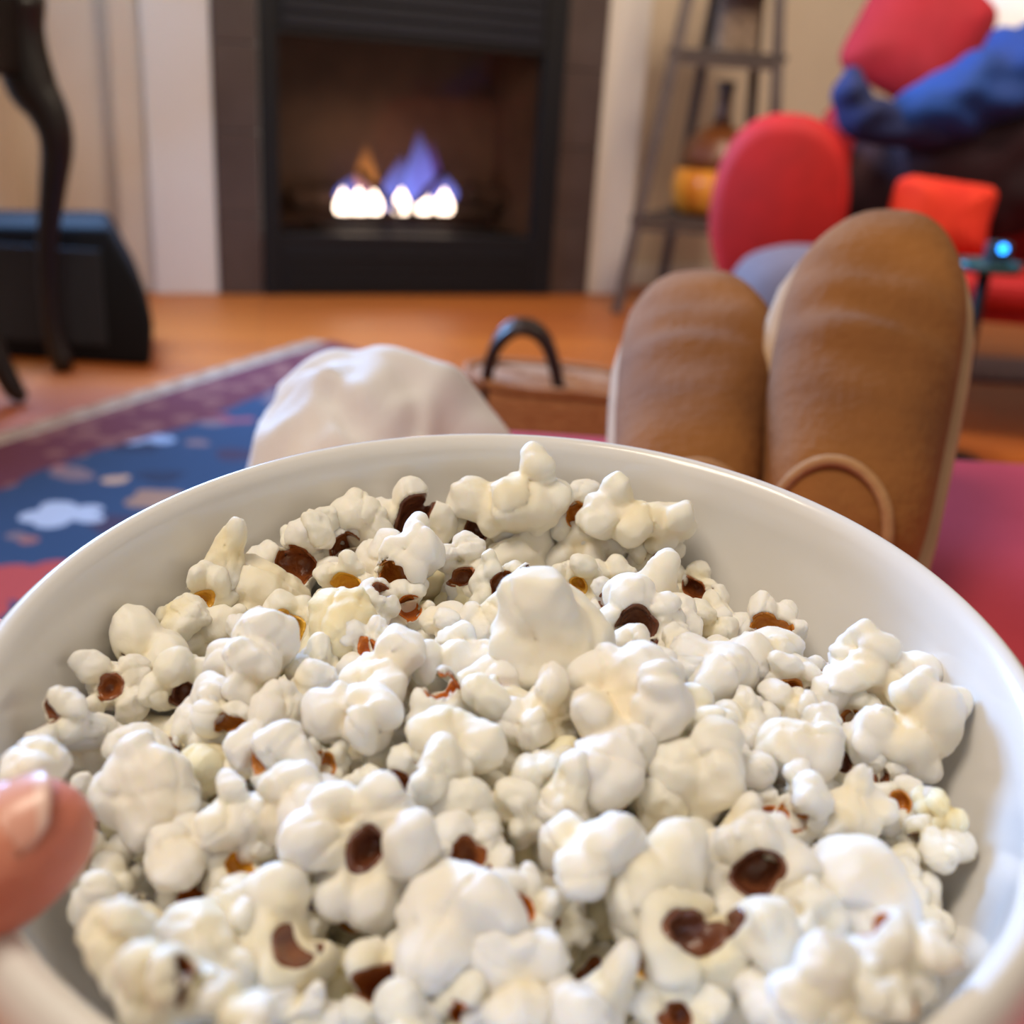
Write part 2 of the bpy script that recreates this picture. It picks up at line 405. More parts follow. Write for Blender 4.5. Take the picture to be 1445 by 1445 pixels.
# firebox
D = .34
box('firebox_back', (gx0 + .05, D, z_b), (gx1 - .05, D + .02, z_t + .05), fb_m, fp)
obj('firebox_side', [(gx0, .02, z_b), (gx0 + .05, D, z_b), (gx0 + .05, D, z_t + .05), (gx0, .02, z_t + .05), (gx0 - .01, .02, z_b), (gx0 + .04, D + .02, z_b), (gx0 + .04, D + .02, z_t + .05), (gx0 - .01, .02, z_t + .05)],
    [(0, 1, 2, 3), (7, 6, 5, 4), (0, 4, 5, 1), (3, 2, 6, 7), (1, 5, 6, 2), (0, 3, 7, 4)], fb_m, fp, False)
obj('firebox_side', [(gx1, .02, z_b), (gx1 - .05, D, z_b), (gx1 - .05, D, z_t + .05), (gx1, .02, z_t + .05), (gx1 + .01, .02, z_b), (gx1 - .04, D + .02, z_b), (gx1 - .04, D + .02, z_t + .05), (gx1 + .01, .02, z_t + .05)],
    [(0, 3, 2, 1), (4, 5, 6, 7), (0, 1, 5, 4), (3, 7, 6, 2), (1, 2, 6, 5), (0, 4, 7, 3)], fb_m, fp, False)
box('firebox_floor', (gx0, .02, z_b - .02), (gx1, D, z_b), black_m, fp)
box('firebox_top', (gx0, .02, z_t + .05), (gx1, D + .02, z_t + .07), black_m, fp)
YF = .17
fl = lambda x, y, Y=YF: wl(x, y, Y)
log_m = noisy('charred_log', srgb(70, 48, 36), srgb(24, 17, 14), 14, .9, .6, 50)
def log(p0, p1, r):
    n = 9; pts = [p0.lerp(p1, k / (n - 1)) + Vector((0, 0, .006 * math.sin(k * 2.1))) for k in range(n)]
    o = tube('log', pts, [r * (.75 if k in (0, n - 1) else 1 + .12 * math.sin(k * 1.7)) for k in range(n)], log_m, fp, 14)
    box('log_stub', tuple(p1 + Vector((-.012, -.012, -.012))), tuple(p1 + Vector((.012, .012, .02))), log_m, o, .006)
pz = z_b + .02
box('burner_tray', (fl(440, 300).x, .07, z_b), (fl(690, 300).x, .30, z_b + .02), black_m, fp, .006)
log(fl(405, 282, .27), fl(480, 275, .27), .045); log(fl(505, 240, .13), fl(562, 296, .10), .014); log(fl(628, 240, .13), fl(580, 296, .10), .014)
log(fl(655, 270, .24), fl(725, 285, .24), .045); log(fl(480, 300, .22), fl(690, 302, .22), .024)
def emit(name, c, s, edge=None):
    m = bpy.data.materials.new(name); m.use_nodes = True; N, L = m.node_tree.nodes, m.node_tree.links; N.clear()
    out = N.new('ShaderNodeOutputMaterial'); e = N.new('ShaderNodeEmission'); e.inputs[0].default_value = c; e.inputs[1].default_value = s
    if edge:
        t = N.new('ShaderNodeBsdfTransparent'); mxs = N.new('ShaderNodeMixShader')
        tc = N.new('ShaderNodeTexCoord'); sp = N.new('ShaderNodeSeparateXYZ'); L.new(tc.outputs['Generated'], sp.inputs[0])
        mr = N.new('ShaderNodeMapRange'); mr.inputs['From Min'].default_value = .15; mr.inputs['From Max'].default_value = 1.0; mr.inputs['To Min'].default_value = edge; mr.inputs['To Max'].default_value = .0
        L.new(sp.outputs['Z'], mr.inputs['Value']); L.new(mr.outputs[0], mxs.inputs[0]); L.new(t.outputs[0], mxs.inputs[1]); L.new(e.outputs[0], mxs.inputs[2]); L.new(mxs.outputs[0], out.inputs[0])
    else: L.new(e.outputs[0], out.inputs[0])
    return m
hot = emit('flame_white', (1, .78, .62, 1), 9); blue = emit('flame_blue', (.22, .27, 1.0, 1), 1.5, .55); org = emit('flame_orange', (1, .36, .08, 1), 1.0, .5); vio = emit('flame_violet', (.30, .16, .85, 1), .8, .4)
def flame(name, p, rx, h, m, bend=0, ry=None):
    R = []; n = 9
    for k in range(n):
        t = k / (n - 1); r = max(.03, math.sin(math.pi * (0.12 + .88 * t) ** .62)) if t < 1 else .03
        R.append([p + Vector((bend * t * t + rx * r * math.cos(a), (ry or rx * .5) * r * math.sin(a), h * t)) for a in [2 * math.pi * j / 14 for j in range(14)]])
    V, Fc = loft(R); return obj(name, V, Fc, m, fp)
S = lambda px: px * 3.9 / 1500
for x, r in ((484, 15), (506, 18), (528, 15), (566, 17), (598, 16), (626, 18)):
    flame('flame', fl(x, 301, .13 + .005 * (x % 3)), S(r) * .8, S(36), hot)
flame('flame', fl(560, 296, .18), S(26), S(80), blue, .02); flame('flame', fl(592, 290, .19), S(24), S(110), blue, -.01); flame('flame', fl(600, 280, .2), S(26), S(85), vio, .02)
flame('flame', fl(516, 275, .19), S(17), S(75), org); flame('flame', fl(500, 285, .2), S(30), S(40), blue); flame('flame', fl(622, 284, .2), S(27), S(45), blue)
gl = bpy.data.materials.new('fire_glass'); gl.use_nodes = True; N, L = gl.node_tree.nodes, gl.node_tree.links; N.clear()
out = N.new('ShaderNodeOutputMaterial'); t = N.new('ShaderNodeBsdfTransparent'); g = N.new('ShaderNodeBsdfGlossy'); g.inputs['Roughness'].default_value = .08; fr = N.new('ShaderNodeFresnel'); fr.inputs[0].default_value = 1.22; mxs = N.new('ShaderNodeMixShader')
t.inputs[0].default_value = (.9, .88, .86, 1)
L.new(fr.outputs[0], mxs.inputs[0]); L.new(t.outputs[0], mxs.inputs[1]); L.new(g.outputs[0], mxs.inputs[2]); L.new(mxs.outputs[0], out.inputs[0])
box('glass_pane', (gx0 - .005, .021, z_b - .005), (gx1 + .005, .025, z_t + .005), gl, fp)
fire = bpy.data.lights.new('fire_glow', 'POINT'); fire.energy = 1.2; fire.color = (1, .55, .28); fire.shadow_soft_size = .08
fo = bpy.data.objects.new('fire_glow', fire); col.objects.link(fo); fo.location = WM @ Vector((fl(565, 240).x, .12, fl(565, 235).z))

# ------------------------------------------------------------------ rug
c0 = at_z(468, 486); c1 = at_z(0, 634)
ru = (c1 - c0).normalized(); rv = Vector((ru.y, -ru.x, 0)) if Vector((ru.y, -ru.x, 0)).y < 0 else Vector((-ru.y, ru.x, 0))
RM = Matrix((ru, rv, ru.cross(rv))).transposed().to_4x4(); 
if RM.to_3x3().determinant() < 0 or ru.cross(rv).z < 0: pass
RM = Matrix((ru, rv, Vector((0, 0, 1)))).transposed().to_4x4(); RM.translation = c0
RI = RM.inverted()
rm_ = bpy.data.materials.new('persian_rug'); rm_.use_nodes = True; N, L, b = nodes(rm_); b.inputs['Roughness'].default_value = .95
tc = N.new('ShaderNodeTexCoord'); sp = N.new('ShaderNodeSeparateXYZ'); L.new(tc.outputs['Object'], sp.inputs[0])
def mth(op, a, b_=None, c=None, clamp=False):
    n = N.new('ShaderNodeMath'); n.operation = op; n.use_clamp = clamp
    for i, q in enumerate((a, b_, c)):
        if q is None: continue
        if isinstance(q, (int, float)): n.inputs[i].default_value = q
        else: L.new(q, n.inputs[i])
    return n.outputs[0]
def mixc(fac, a, b_):
    n = N.new('ShaderNodeMix'); n.data_type = 'RGBA'; L.new(fac, n.inputs['Factor'])
    for k, q in (('A', a), ('B', b_)):
        if isinstance(q, tuple): n.inputs[k].default_value = q
        else: L.new(q, n.inputs[k])
    return n.outputs['Result']
RLX = 2.15
re_ = RI @ at_z(690, 556); re_.z = 0; re_.normalize()          # direction of the right edge from the far corner
RLY = 1.05
ex = mth('SUBTRACT', mth('MULTIPLY', sp.outputs['X'], re_.y), mth('MULTIPLY', sp.outputs['Y'], re_.x)); ey = sp.outputs['Y']
ed = mth('MINIMUM', ex, ey)
nz = N.new('ShaderNodeTexNoise'); nz.inputs['Scale'].default_value = 9; nz.inputs['Detail'].default_value = 2
ed2 = mth('MULTIPLY_ADD', mth('SUBTRACT', nz.outputs['Fac'], .5), .09, ed)
field = srgb(32, 56, 88)
vo = N.new('ShaderNodeTexVoronoi'); vo.inputs['Scale'].default_value = 7.5; L.new(tc.outputs['Object'], vo.inputs['Vector'])
vo2 = N.new('ShaderNodeTexVoronoi'); vo2.inputs['Scale'].default_value = 16; L.new(tc.outputs['Object'], vo2.inputs['Vector'])
cr_ = N.new('ShaderNodeValToRGB'); cr_.color_ramp.interpolation = 'CONSTANT'
E_ = cr_.color_ramp.elements; E_[0].position = 0; E_[0].color = srgb(26, 38, 66); E_[1].position = .22; E_[1].color = srgb(116, 52, 62)
for p_, c_ in ((.42, srgb(48, 76, 100)), (.58, srgb(120, 96, 100)), (.70, srgb(56, 40, 64)), (.84, srgb(150, 112, 90))): q_ = E_.new(p_); q_.color = c_
sc_ = N.new('ShaderNodeSeparateColor'); L.new(vo.outputs['Color'], sc_.inputs[0]); L.new(sc_.outputs[0], cr_.inputs[0])
cx_ = mixc(mth('LESS_THAN', mth('MULTIPLY_ADD', vo2.outputs['Distance'], .25, vo.outputs['Distance']), .50), field, cr_.outputs[0])
# woven flower medallions (pale, tan, red) at their places on the field
MOT = [((85, 732), .085, srgb(172, 176, 190)), ((205, 622), .085, srgb(140, 156, 184)), ((140, 600), .10, srgb(170, 120, 108)), ((178, 684), .05, srgb(190, 150, 120)), ((5, 835), .12, srgb(176, 62, 54)), ((340, 600), .06, srgb(140, 70, 84)), ((60, 655), .09, srgb(150, 96, 92)), ((250, 655), .05, srgb(96, 84, 118)), ((40, 770), .03, srgb(150, 90, 80)), ((310, 560), .06, srgb(130, 90, 100))]
for (mx_, my_), rad, c_ in MOT:
    q = RI @ at_z(mx_, my_)
    ds = N.new('ShaderNodeVectorMath'); ds.operation = 'DISTANCE'; L.new(tc.outputs['Object'], ds.inputs[0]); ds.inputs[1].default_value = q
    dd = mth('MULTIPLY_ADD', vo2.outputs['Distance'], .10, ds.outputs['Value'])
    cx_ = mixc(mth('LESS_THAN', dd, rad + .015), cx_, c_)
bord = mixc(mth('LESS_THAN', vo2.outputs['Distance'], .42), srgb(98, 38, 48), srgb(128, 78, 70))
cx_ = mixc(mth('LESS_THAN', ed2, .19), cx_, bord)
L.new(cx_, b.inputs['Base Color'])
rug = empty('persian_rug', mtx=RM); tag(rug, 'Persian rug with a blue flowered field and wine red border on the floor', 'rug')
k = RLY / re_.y; oc = [(0, 0), (RLX, 0), (RLX + re_.x * k * .4, RLY), (re_.x * k, RLY)]
obj('pile', [(x, y, .0005) for x, y in oc] + [(x, y, .010) for x, y in oc], [(3, 2, 1, 0), (4, 5, 6, 7), (0, 1, 5, 4), (1, 2, 6, 5), (2, 3, 7, 6), (3, 0, 4, 7)], rm_, rug, False)
fr_m = noisy('rug_fringe', srgb(206, 184, 160), srgb(180, 150, 124), 30, .95, .3, 200)
nf = 230; V = []; Fc = []
for k in range(nf):
    x = RLX * (k + .5) / nf; wv = .010 * math.sin(k * 2.3) ; b0 = len(V)
    for (xx, yy, zz) in ((-.0042, .0, .006), (.0042, .0, .006), (.0042 + wv, -.075, .003), (-.0042 + wv, -.075, .003), (-.0042, .0, .001), (.0042, .0, .001), (.0042 + wv, -.075, .0005), (-.0042 + wv, -.075, .0005)): V.append((x + xx, yy, zz))
    Fc += [tuple(b0 + i for i in f_) for f_ in ((0, 1, 2, 3), (7, 6, 5, 4), (0, 4, 5, 1), (1, 5, 6, 2), (2, 6, 7, 3), (3, 7, 4, 0))]
fg = obj('fringe', V, Fc, fr_m, rug, False); fg['kind'] = 'stuff'

# ------------------------------------------------------------------ left: dark cabriole legged table and black speaker box
dark_wood = noisy('dark_carved_wood', srgb(26, 15, 12), srgb(14, 8, 7), 8, .35, .1, 30)
foot = at_z(92, 524); YT = foot.y
tb = empty('cabriole_table', foot); tag(tb, 'dark wooden table with curved cabriole legs at the left edge', 'table')
def cab_leg(pp, rr):
    pts = [at_y(x, y, YT if pp[0][0] > 0 else f2.y) - foot for x, y in pp]
    rr = [r * YT / 2.6 for r in rr]
    for p in pts: p.z = max(p.z, .016)
    return tube('leg', pts, rr, dark_wood, tb, 16, 34)
f2 = at_z(34, 572)
cab_leg([(18, -10), (24, 50), (44, 120), (66, 155), (80, 200), (74, 270), (67, 340), (68, 410), (76, 470), (90, 512), (98, 524)], [.07, .060, .058, .046, .038, .030, .0245, .022, .024, .032, .020])
cab_leg([(-130, 20), (-110, 80), (-80, 130), (-52, 170), (-40, 215), (-46, 285), (-50, 360), (-38, 430), (-10, 490), (18, 548), (36, 572)], [.07, .06, .058, .046, .038, .03, .026, .025, .024, .024, .014])
zap = at_y(10, 108, YT).z; ztab = zap + .20
xr = at_y(44, 60, YT).x - foot.x
box('apron', (-.50, f2.y - foot.y - .02, zap), (xr, .03, ztab), dark_wood, tb, .014)
box('table_top', (-.54, f2.y - foot.y - .07, ztab), (xr + .05, .08, ztab + .03), dark_wood, tb, .012)
spk_m = noisy('speaker_vinyl', srgb(24, 25, 29), srgb(18, 19, 23), 90, .75, .15, 300, Specular_IOR_Level=.2)
sY = at_z(200, 520).y + .02
# angled black cabinet: side profile seen from the front
prof = [(-90, 520), (214, 522), (217, 455), (195, 395), (152, 318), (-90, 316)]
pf = [at_y(x, y, sY) for x, y in prof]
for i, p in enumerate(pf):
    if i < 2: p.z = .0
sp_e = empty('speaker_box', (pf[0].x, sY, 0)); tag(sp_e, 'black box with a sloped shoulder standing behind the carved table leg', 'speaker box')
bm = bmesh.new(); org_ = Vector((pf[0].x, sY, 0))
fv = [bm.verts.new(p - org_) for p in pf]; bv = [bm.verts.new(p - org_ + Vector((-.13, .34, 0))) for p in pf]
bm.faces.new(fv); bm.faces.new(bv[::-1])
for i in range(6): bm.faces.new((fv[i], bv[i], bv[(i + 1) % 6], fv[(i + 1) % 6]))
bmesh.ops.recalc_face_normals(bm, faces=bm.faces); bmesh.ops.bevel(bm, geom=bm.edges[:], offset=.018, segments=3, profile=.5, affect='EDGES')
bm_obj('cabinet', bm, spk_m, sp_e)
gr_m = noisy('speaker_grille', srgb(30, 32, 38), srgb(40, 42, 50), 300, .8, .3, 500)
W_ = pf[4].x - pf[0].x
box('grille', (.06, -.012, .05), (W_ - .02, -.0005, pf[4].z - .06), gr_m, sp_e, .005)

# ------------------------------------------------------------------ ladder shelf and its objects
steel = noisy('shelf_frame_paint', srgb(92, 76, 66), srgb(74, 60, 54), 12, .5)
shelf_m = noisy('shelf_wood', srgb(78, 64, 56), srgb(60, 50, 44), 9, .5)
ld_pts = []
for (xb, yb), (xt, yt), dy in (((870, 442), (970, 0), .04), ((930, 420), (1008, 0), -.03), ((1083, 455), (1100, 0), .04), ((1040, 430), (1072, 0), -.03)):
    p0 = at_z(xb, yb); p1 = at_y(xt, yt, p0.y + dy); d = (p1 - p0); p2 = p0 + d * (1.35 / d.z); ld_pts.append((p0, p2))
lo_ = (ld_pts[0][0] + ld_pts[2][0]) / 2
ld = empty('ladder_shelf', (lo_.x, lo_.y, 0)); tag(ld, 'dark grey ladder shelf standing between the fireplace and the red sofa', 'shelf')
lorg = Vector((lo_.x, lo_.y, 0))
def bar(name, p, q, hw, hd, m, parent):
    p, q = Vector(p), Vector(q); t = (q - p).normalized(); a = Vector((1, 0, 0)); a = (a - t * a.dot(t)).normalized(); bb = t.cross(a)
    R = [[c + a * hw * i + bb * hd * j for i, j in ((-1, -1), (1, -1), (1, 1), (-1, 1))] for c in (p, q)]
    V, Fc = loft(R); return obj(name, V, Fc, m, parent, False)
for p0, p2 in ld_pts: bar('post', p0 - lorg, p2 - lorg, .018, .016, steel, ld)
def on(p, z): a, b_ = p; return a.lerp(b_, z / 1.35)
shz = []
for px, py, dz in ((905, 310, 0), (955, 72, 0)):
    z = at_y(px, py, ld_pts[0][0].y).z; shz.append(z)
shz.append(1.15)
for z in shz:
    q = [on(p, z) - lorg for p in ld_pts]
    fl_, bl_, fr_, br_ = q
    c = [(fl_.x - .03, fl_.y - .02), (fr_.x + .03, fr_.y - .02), (br_.x + .03, br_.y + .02), (bl_.x - .03, bl_.y + .02)]
    V = [(x, y, z - .012) for x, y in c] + [(x, y, z + .012) for x, y in c]
    obj('shelf_board', V, [(3, 2, 1, 0), (4, 5, 6, 7), (0, 1, 5, 4), (1, 2, 6, 5), (2, 3, 7, 6), (3, 0, 4, 7)], shelf_m, ld, False)
    bar('rung', fl_ + Vector((0, 0, -.03)), fr_ + Vector((0, 0, -.03)), .01, .01, steel, ld)
# amber vase on the lower shelf
zb = shz[0] + .012
vp = at_y(1004, 300, (ld_pts[0][0].y + ld_pts[1][0].y) / 2); sv = vp.y / 1500
vs_ = empty('vase', (vp.x, vp.y, zb)); tag(vs_, 'amber orange vase with a slim dark neck on the lower shelf', 'vase')
amber = noisy('amber_glaze', srgb(226, 140, 36), srgb(196, 108, 28), 5, .3)
brown_g = noisy('brown_glaze', srgb(120, 66, 28), srgb(84, 46, 22), 5, .35)
def lathe(name, prof_, m, parent, n=28):
    R = [[Vector((r * math.cos(2 * math.pi * j / n), r * math.sin(2 * math.pi * j / n), z)) for j in range(n)] for r, z in prof_]
    V, Fc = loft(R); return obj(name, V, Fc, m, parent)
k = sv
lathe('body', [(40 * k, 0), (54 * k, 12 * k), (58 * k, 35 * k), (54 * k, 60 * k)], amber, vs_)
lathe('shoulder', [(54 * k, 60 * k), (48 * k, 78 * k), (44 * k, 95 * k), (32 * k, 108 * k), (12 * k, 116 * k)], brown_g, vs_)
lathe('neck', [(13 * k, 115 * k), (10 * k, 130 * k), (9.5 * k, 155 * k), (12 * k, 168 * k), (9 * k, 170 * k)], mat('dark_neck', srgb(70, 46, 34), .4), vs_)
# wicker box on the upper shelf
bp_ = at_y(1037, 60, (ld_pts[0][0].y + ld_pts[1][0].y) / 2)
bxe = empty('storage_basket', (bp_.x, bp_.y, shz[1] + .012)); tag(bxe, 'brown basket on the upper board of the ladder shelf', 'basket')
wick = noisy('brown_wicker', srgb(150, 128, 108), srgb(104, 84, 70), 40, .8, .5, 80)
box('body', (-.07, -.07, 0), (.07, .07, .20), wick, bxe, .012); box('rim', (-.076, -.076, .19), (.076, .076, .215), wick, bxe, .006)

# ------------------------------------------------------------------ red sofa with throws and cushions
red = noisy('red_upholstery', srgb(190, 16, 16), srgb(172, 12, 12), 14, .75, .08, 200)
YS = 2.62
al = at_y(1005, 260, YS).x; ar = at_y(1203, 260, YS).x; zt_ = at_y(1100, 166, YS).z; zb_ = .235
sofa = empty('red_sofa', ((al + ar) / 2, YS, .012)); sofa.rotation_euler = (0, 0, -.20); tag(sofa, 'red upholstered sofa with a fat rounded arm at the right', 'sofa')
so = Vector(sofa.location)
def arm(xc_, hw, name):
    R = []
    n = 40; out_ = []
    for j in range(n):
        a = 2 * math.pi * j / n; ca, sa = math.cos(a), math.sin(a)
        sg = lambda c, p: math.copysign(abs(c) ** p, c)
        x = sg(ca, .82); z = sg(sa, .82)
        wx = hw * (1.0 if z > -.1 else 1.0 - .22 * (-z - .1))
        out_.append((x * wx, z))
    zc_ = (zt_ + zb_) / 2; hh = (zt_ - zb_) / 2
    for y, s in ((0, .80), (.008, .90), (.03, .97), (.06, 1), (.5, 1), (.84, 1), (.88, .93)):
        R.append([Vector((xc_ - so.x + x * s, YS - so.y + y, zc_ + z * hh * s)) for x, z in out_])
    V, Fc = loft(R); return obj(name, V, Fc, red, sofa)
arm((al + ar) / 2, (ar - al) / 2, 'arm')
SW = 1.5
arm((al + ar) / 2 + SW, (ar - al) / 2, 'arm')
x0 = ar - so.x - .06; x1 = x0 + SW - (ar - al) + .12
y0 = YS - so.y
box('base', (x0, y0 + .0, .27), (x1, y0 + .85, .30), red, sofa, .02, 3)
box('seat_cushion', (x0, y0 - .02, .30), ((x0 + x1) / 2, y0 + .66, .375), red, sofa, .03, 3)
box('seat_cushion', ((x0 + x1) / 2 + .003, y0 - .02, .30), (x1, y0 + .66, .375), red, sofa, .03, 3)
box('backrest', (x0, y0 + .62, .30), (x1, y0 + .88, .76), red, sofa, .07, 4)
leg_m = mat('sofa_leg_wood', srgb(40, 24, 18), .4)
for lx in (x0 - .12, x1 + .12):
    for ly in (y0 + .12, y0 + .78): lathe('leg', [(.016, 0), (.024, .12), (.03, .237)], leg_m, sofa, 12).location = (lx, ly, 0)
def placed(name, me, m, loc, rot, label, cat, group=None):
    o = link(name, me, m); o.location = loc; o.rotation_euler = rot; tag(o, label, cat, group); return o
# red pillow leaning up against the sofa back
placed('throw_pillow', cushion_mesh('throw_pillow', .165, .165, .06, .3, .35, .05, 3), noisy('crimson_pillow', srgb(162, 20, 38), srgb(148, 16, 32), 14, .8, .1, 200), at_y(1296, 52, 3.1), (math.radians(76), math.radians(24), math.radians(-8)), 'crimson square pillow leaning on the sofa back above the blue blanket', 'pillow')
placed('throw_pillow', cushion_mesh('throw_pillow', .17, .15, .06, .35, .3, .06, 9), noisy('white_pillow', srgb(226, 226, 232), srgb(214, 214, 224), 14, .85, .1, 200), at_y(1455, 48, 3.2), (math.radians(75), 0, 0), 'white pillow at the top right corner behind the blue blanket', 'pillow')
# dark plum throw heaped over the seat
plum = noisy('plum_fabric', srgb(52, 28, 38), srgb(36, 18, 28), 10, .9, .2, 120)
def heap(name, pts, radii, m, label, cat, wr=.25, fs=9.0, n=40, seed=0, lo=None):
    pts = spline(pts, 40); rr = [(a, b_) for a, b_ in zip(lerp_list([r[0] for r in radii], 40), lerp_list([r[1] for r in radii], 40))]
    R = tube_rings(pts, rr, n)
    for i, r in enumerate(R):
        for j, p in enumerate(r):
            c = pts[i]; d = p - c; q = 1 + wr * noise.noise(Vector((p.x * fs, p.y * fs * .6, p.z * fs * 1.6)) + Vector((seed, 0, 0))); p2 = c + d * q
            if lo is not None and p2.z < lo: p2.z = lo
            r[j] = p2
    V, Fc = loft(R); o = obj(name, V, Fc, m); tag(o, label, cat); return o
zs = .377
q = lambda x, y, Y: at_y(x, y, Y)
heap('plum_blanket', [q(1208, 250, 2.86), q(1240, 262, 2.88), q(1330, 235, 2.9), q(1420, 220, 2.92), q(1540, 210, 2.94)], [(.03, .10), (.17, .17), (.19, .19), (.2, .2), (.1, .14)], plum, 'dark plum blanket heaped over the sofa seat under the blue one', 'blanket', lo=zs, seed=4, wr=.18)
bluem = noisy('blue_fleece', srgb(4, 62, 142), srgb(8, 48, 120), 7, .8, .25, 120)
navym = noisy('navy_fleece', srgb(24, 40, 96), srgb(18, 28, 72), 7, .85, .25, 120)
ob = heap('blue_blanket', [q(1236, 168, 2.74), q(1275, 166, 2.72), q(1330, 150, 2.74), q(1400, 118, 2.8), q(1480, 88, 2.85), q(1580, 60, 2.9)], [(.03, .02), (.085, .055), (.115, .085), (.125, .10), (.135, .115), (.06, .06)], bluem, 'bright blue blanket draped in a fold across the sofa', 'blanket', wr=.3, fs=11, seed=11)
nv = heap('knot', [q(1203, 98, 2.70), q(1200, 130, 2.68), q(1214, 165, 2.68), q(1262, 180, 2.69), q(1350, 176, 2.74), q(1420, 160, 2.8)], [(.02, .02), (.045, .04), (.06, .045), (.05, .05), (.04, .05), (.02, .02)], navym, '', '', wr=.3, fs=14, seed=2)
for k_ in ('label', 'category'): del nv[k_]
nv.parent = ob; nv['label'] = 'dark navy bunched end of the blanket'
placed('throw_pillow', cushion_mesh('throw_pillow', .125, .085, .05, .3, .3, .08, 5), noisy('orange_pillow', srgb(238, 62, 34), srgb(222, 44, 26), 14, .8, .1, 200), at_y(1326, 306, 2.64) , (math.radians(80), math.radians(5), math.radians(4)), 'orange red small pillow at the front of the sofa seat', 'pillow')
# little teal tray table with a lit gadget
TY = 2.32
tt = at_y(1392, 374, TY); tte = empty('tray_table', (tt.x, tt.y, 0)); tag(tte, 'small teal tray table in front of the sofa', 'table')
teal = mat('teal_lacquer', srgb(36, 84, 92), .3)
lathe('tray', [(.03, tt.z - .012), (.068, tt.z - .012), (.074, tt.z + .008), (.07, tt.z + .008), (.066, tt.z - .004), (.02, tt.z - .004)], teal, tte, 30)
lathe('stem', [(.016, .012), (.013, .1), (.013, tt.z - .012)], black_m, tte, 14); lathe('base', [(.08, 0), (.08, .008), (.02, .016), (.014, .02)], black_m, tte, 24)
gp = at_y(1412, 350, TY - .01); gz = tt.z - .004
ge = empty('charging_gadget', (gp.x, gp.y, gz)); tag(ge, 'small dark gadget with a glowing blue light on the teal tray', 'gadget')
box('body', (-.026, -.012, 0), (.022, .02, gp.z - gz + .012), mat('gadget_plastic', srgb(40, 60, 72), .4), ge, .006, 3)
bm = bmesh.new(); bmesh.ops.create_uvsphere(bm, u_segments=14, v_segments=8, radius=.009); 
ls = bm_obj('indicator_light', bm, emit('blue_led', (.02, .28, 1, 1), 7), ge); ls.location = (0, -.013, gp.z - gz); ls['label'] = 'glowing blue indicator light'
# grey pouf
pp_ = at_y(1120, 380, 2.28); pouf_m = noisy('grey_lavender_fabric', srgb(118, 104, 108), srgb(104, 92, 98), 12, .9, .15, 160)
ztp = at_y(1090, 352, 2.28).z
hx = .20; pc = at_y(1030, 380, 2.28).x + hx
pe = empty('pouf', (pc, 2.34, 0)); tag(pe, 'grey lavender pouf in front of the red sofa arm behind the boots', 'pouf')
me = cushion_mesh('cushion', hx, hx, ztp / 2, .75, 0, .02, 1); o = link('cushion', me, pouf_m, pe); o.location = (0, 0, ztp / 2 + .002)
tube('piping', [Vector((hx * .985 * math.cos(a), hx * .985 * math.sin(a), ztp * .56)) for a in np.linspace(0, 6.2832, 40)], [.005] * 40, pouf_m, pe, 8)
# grey rug under the sofa
gr0 = at_z(1360, 530)
gm = noisy('grey_rug_wool', srgb(140, 122, 130), srgb(124, 106, 116), 40, .95, .3, 300)
gr = box('grey_rug', (at_z(1020, 470).x, gr0.y - .08, .0), (3.2, 3.55, .012), gm, None, .004); tag(gr, 'grey mauve area rug lying under the red sofa', 'rug')

# ------------------------------------------------------------------ ottoman under the bowl and boots
pink = noisy('rose_upholstery', srgb(188, 54, 70), srgb(174, 44, 60), 10, .8, .1, 260)
ZO = .452; OL, OR, ON, OF = -.165, .66, -.10, .81
ot = empty('ottoman', ((OL + OR) / 2, (ON + OF) / 2, 0)); tag(ot, 'rose red upholstered ottoman under the popcorn bowl and the boots', 'ottoman')
oo = Vector(ot.location)
box('cushion', (OL - oo.x, ON - oo.y, .28), (OR - oo.x, OF - oo.y, ZO), pink, ot, .035, 5)
box('base', (OL - oo.x + .02, ON - oo.y + .02, .14), (OR - oo.x - .02, OF - oo.y - .02, .28), pink, ot, .01)
for sx in (OL + .06, OR - .06):
    for sy in (ON + .06, OF - .06): lathe('leg', [(.016, 0), (.026, .14)], leg_m, ot, 12).location = (sx - oo.x, sy - oo.y, 0)

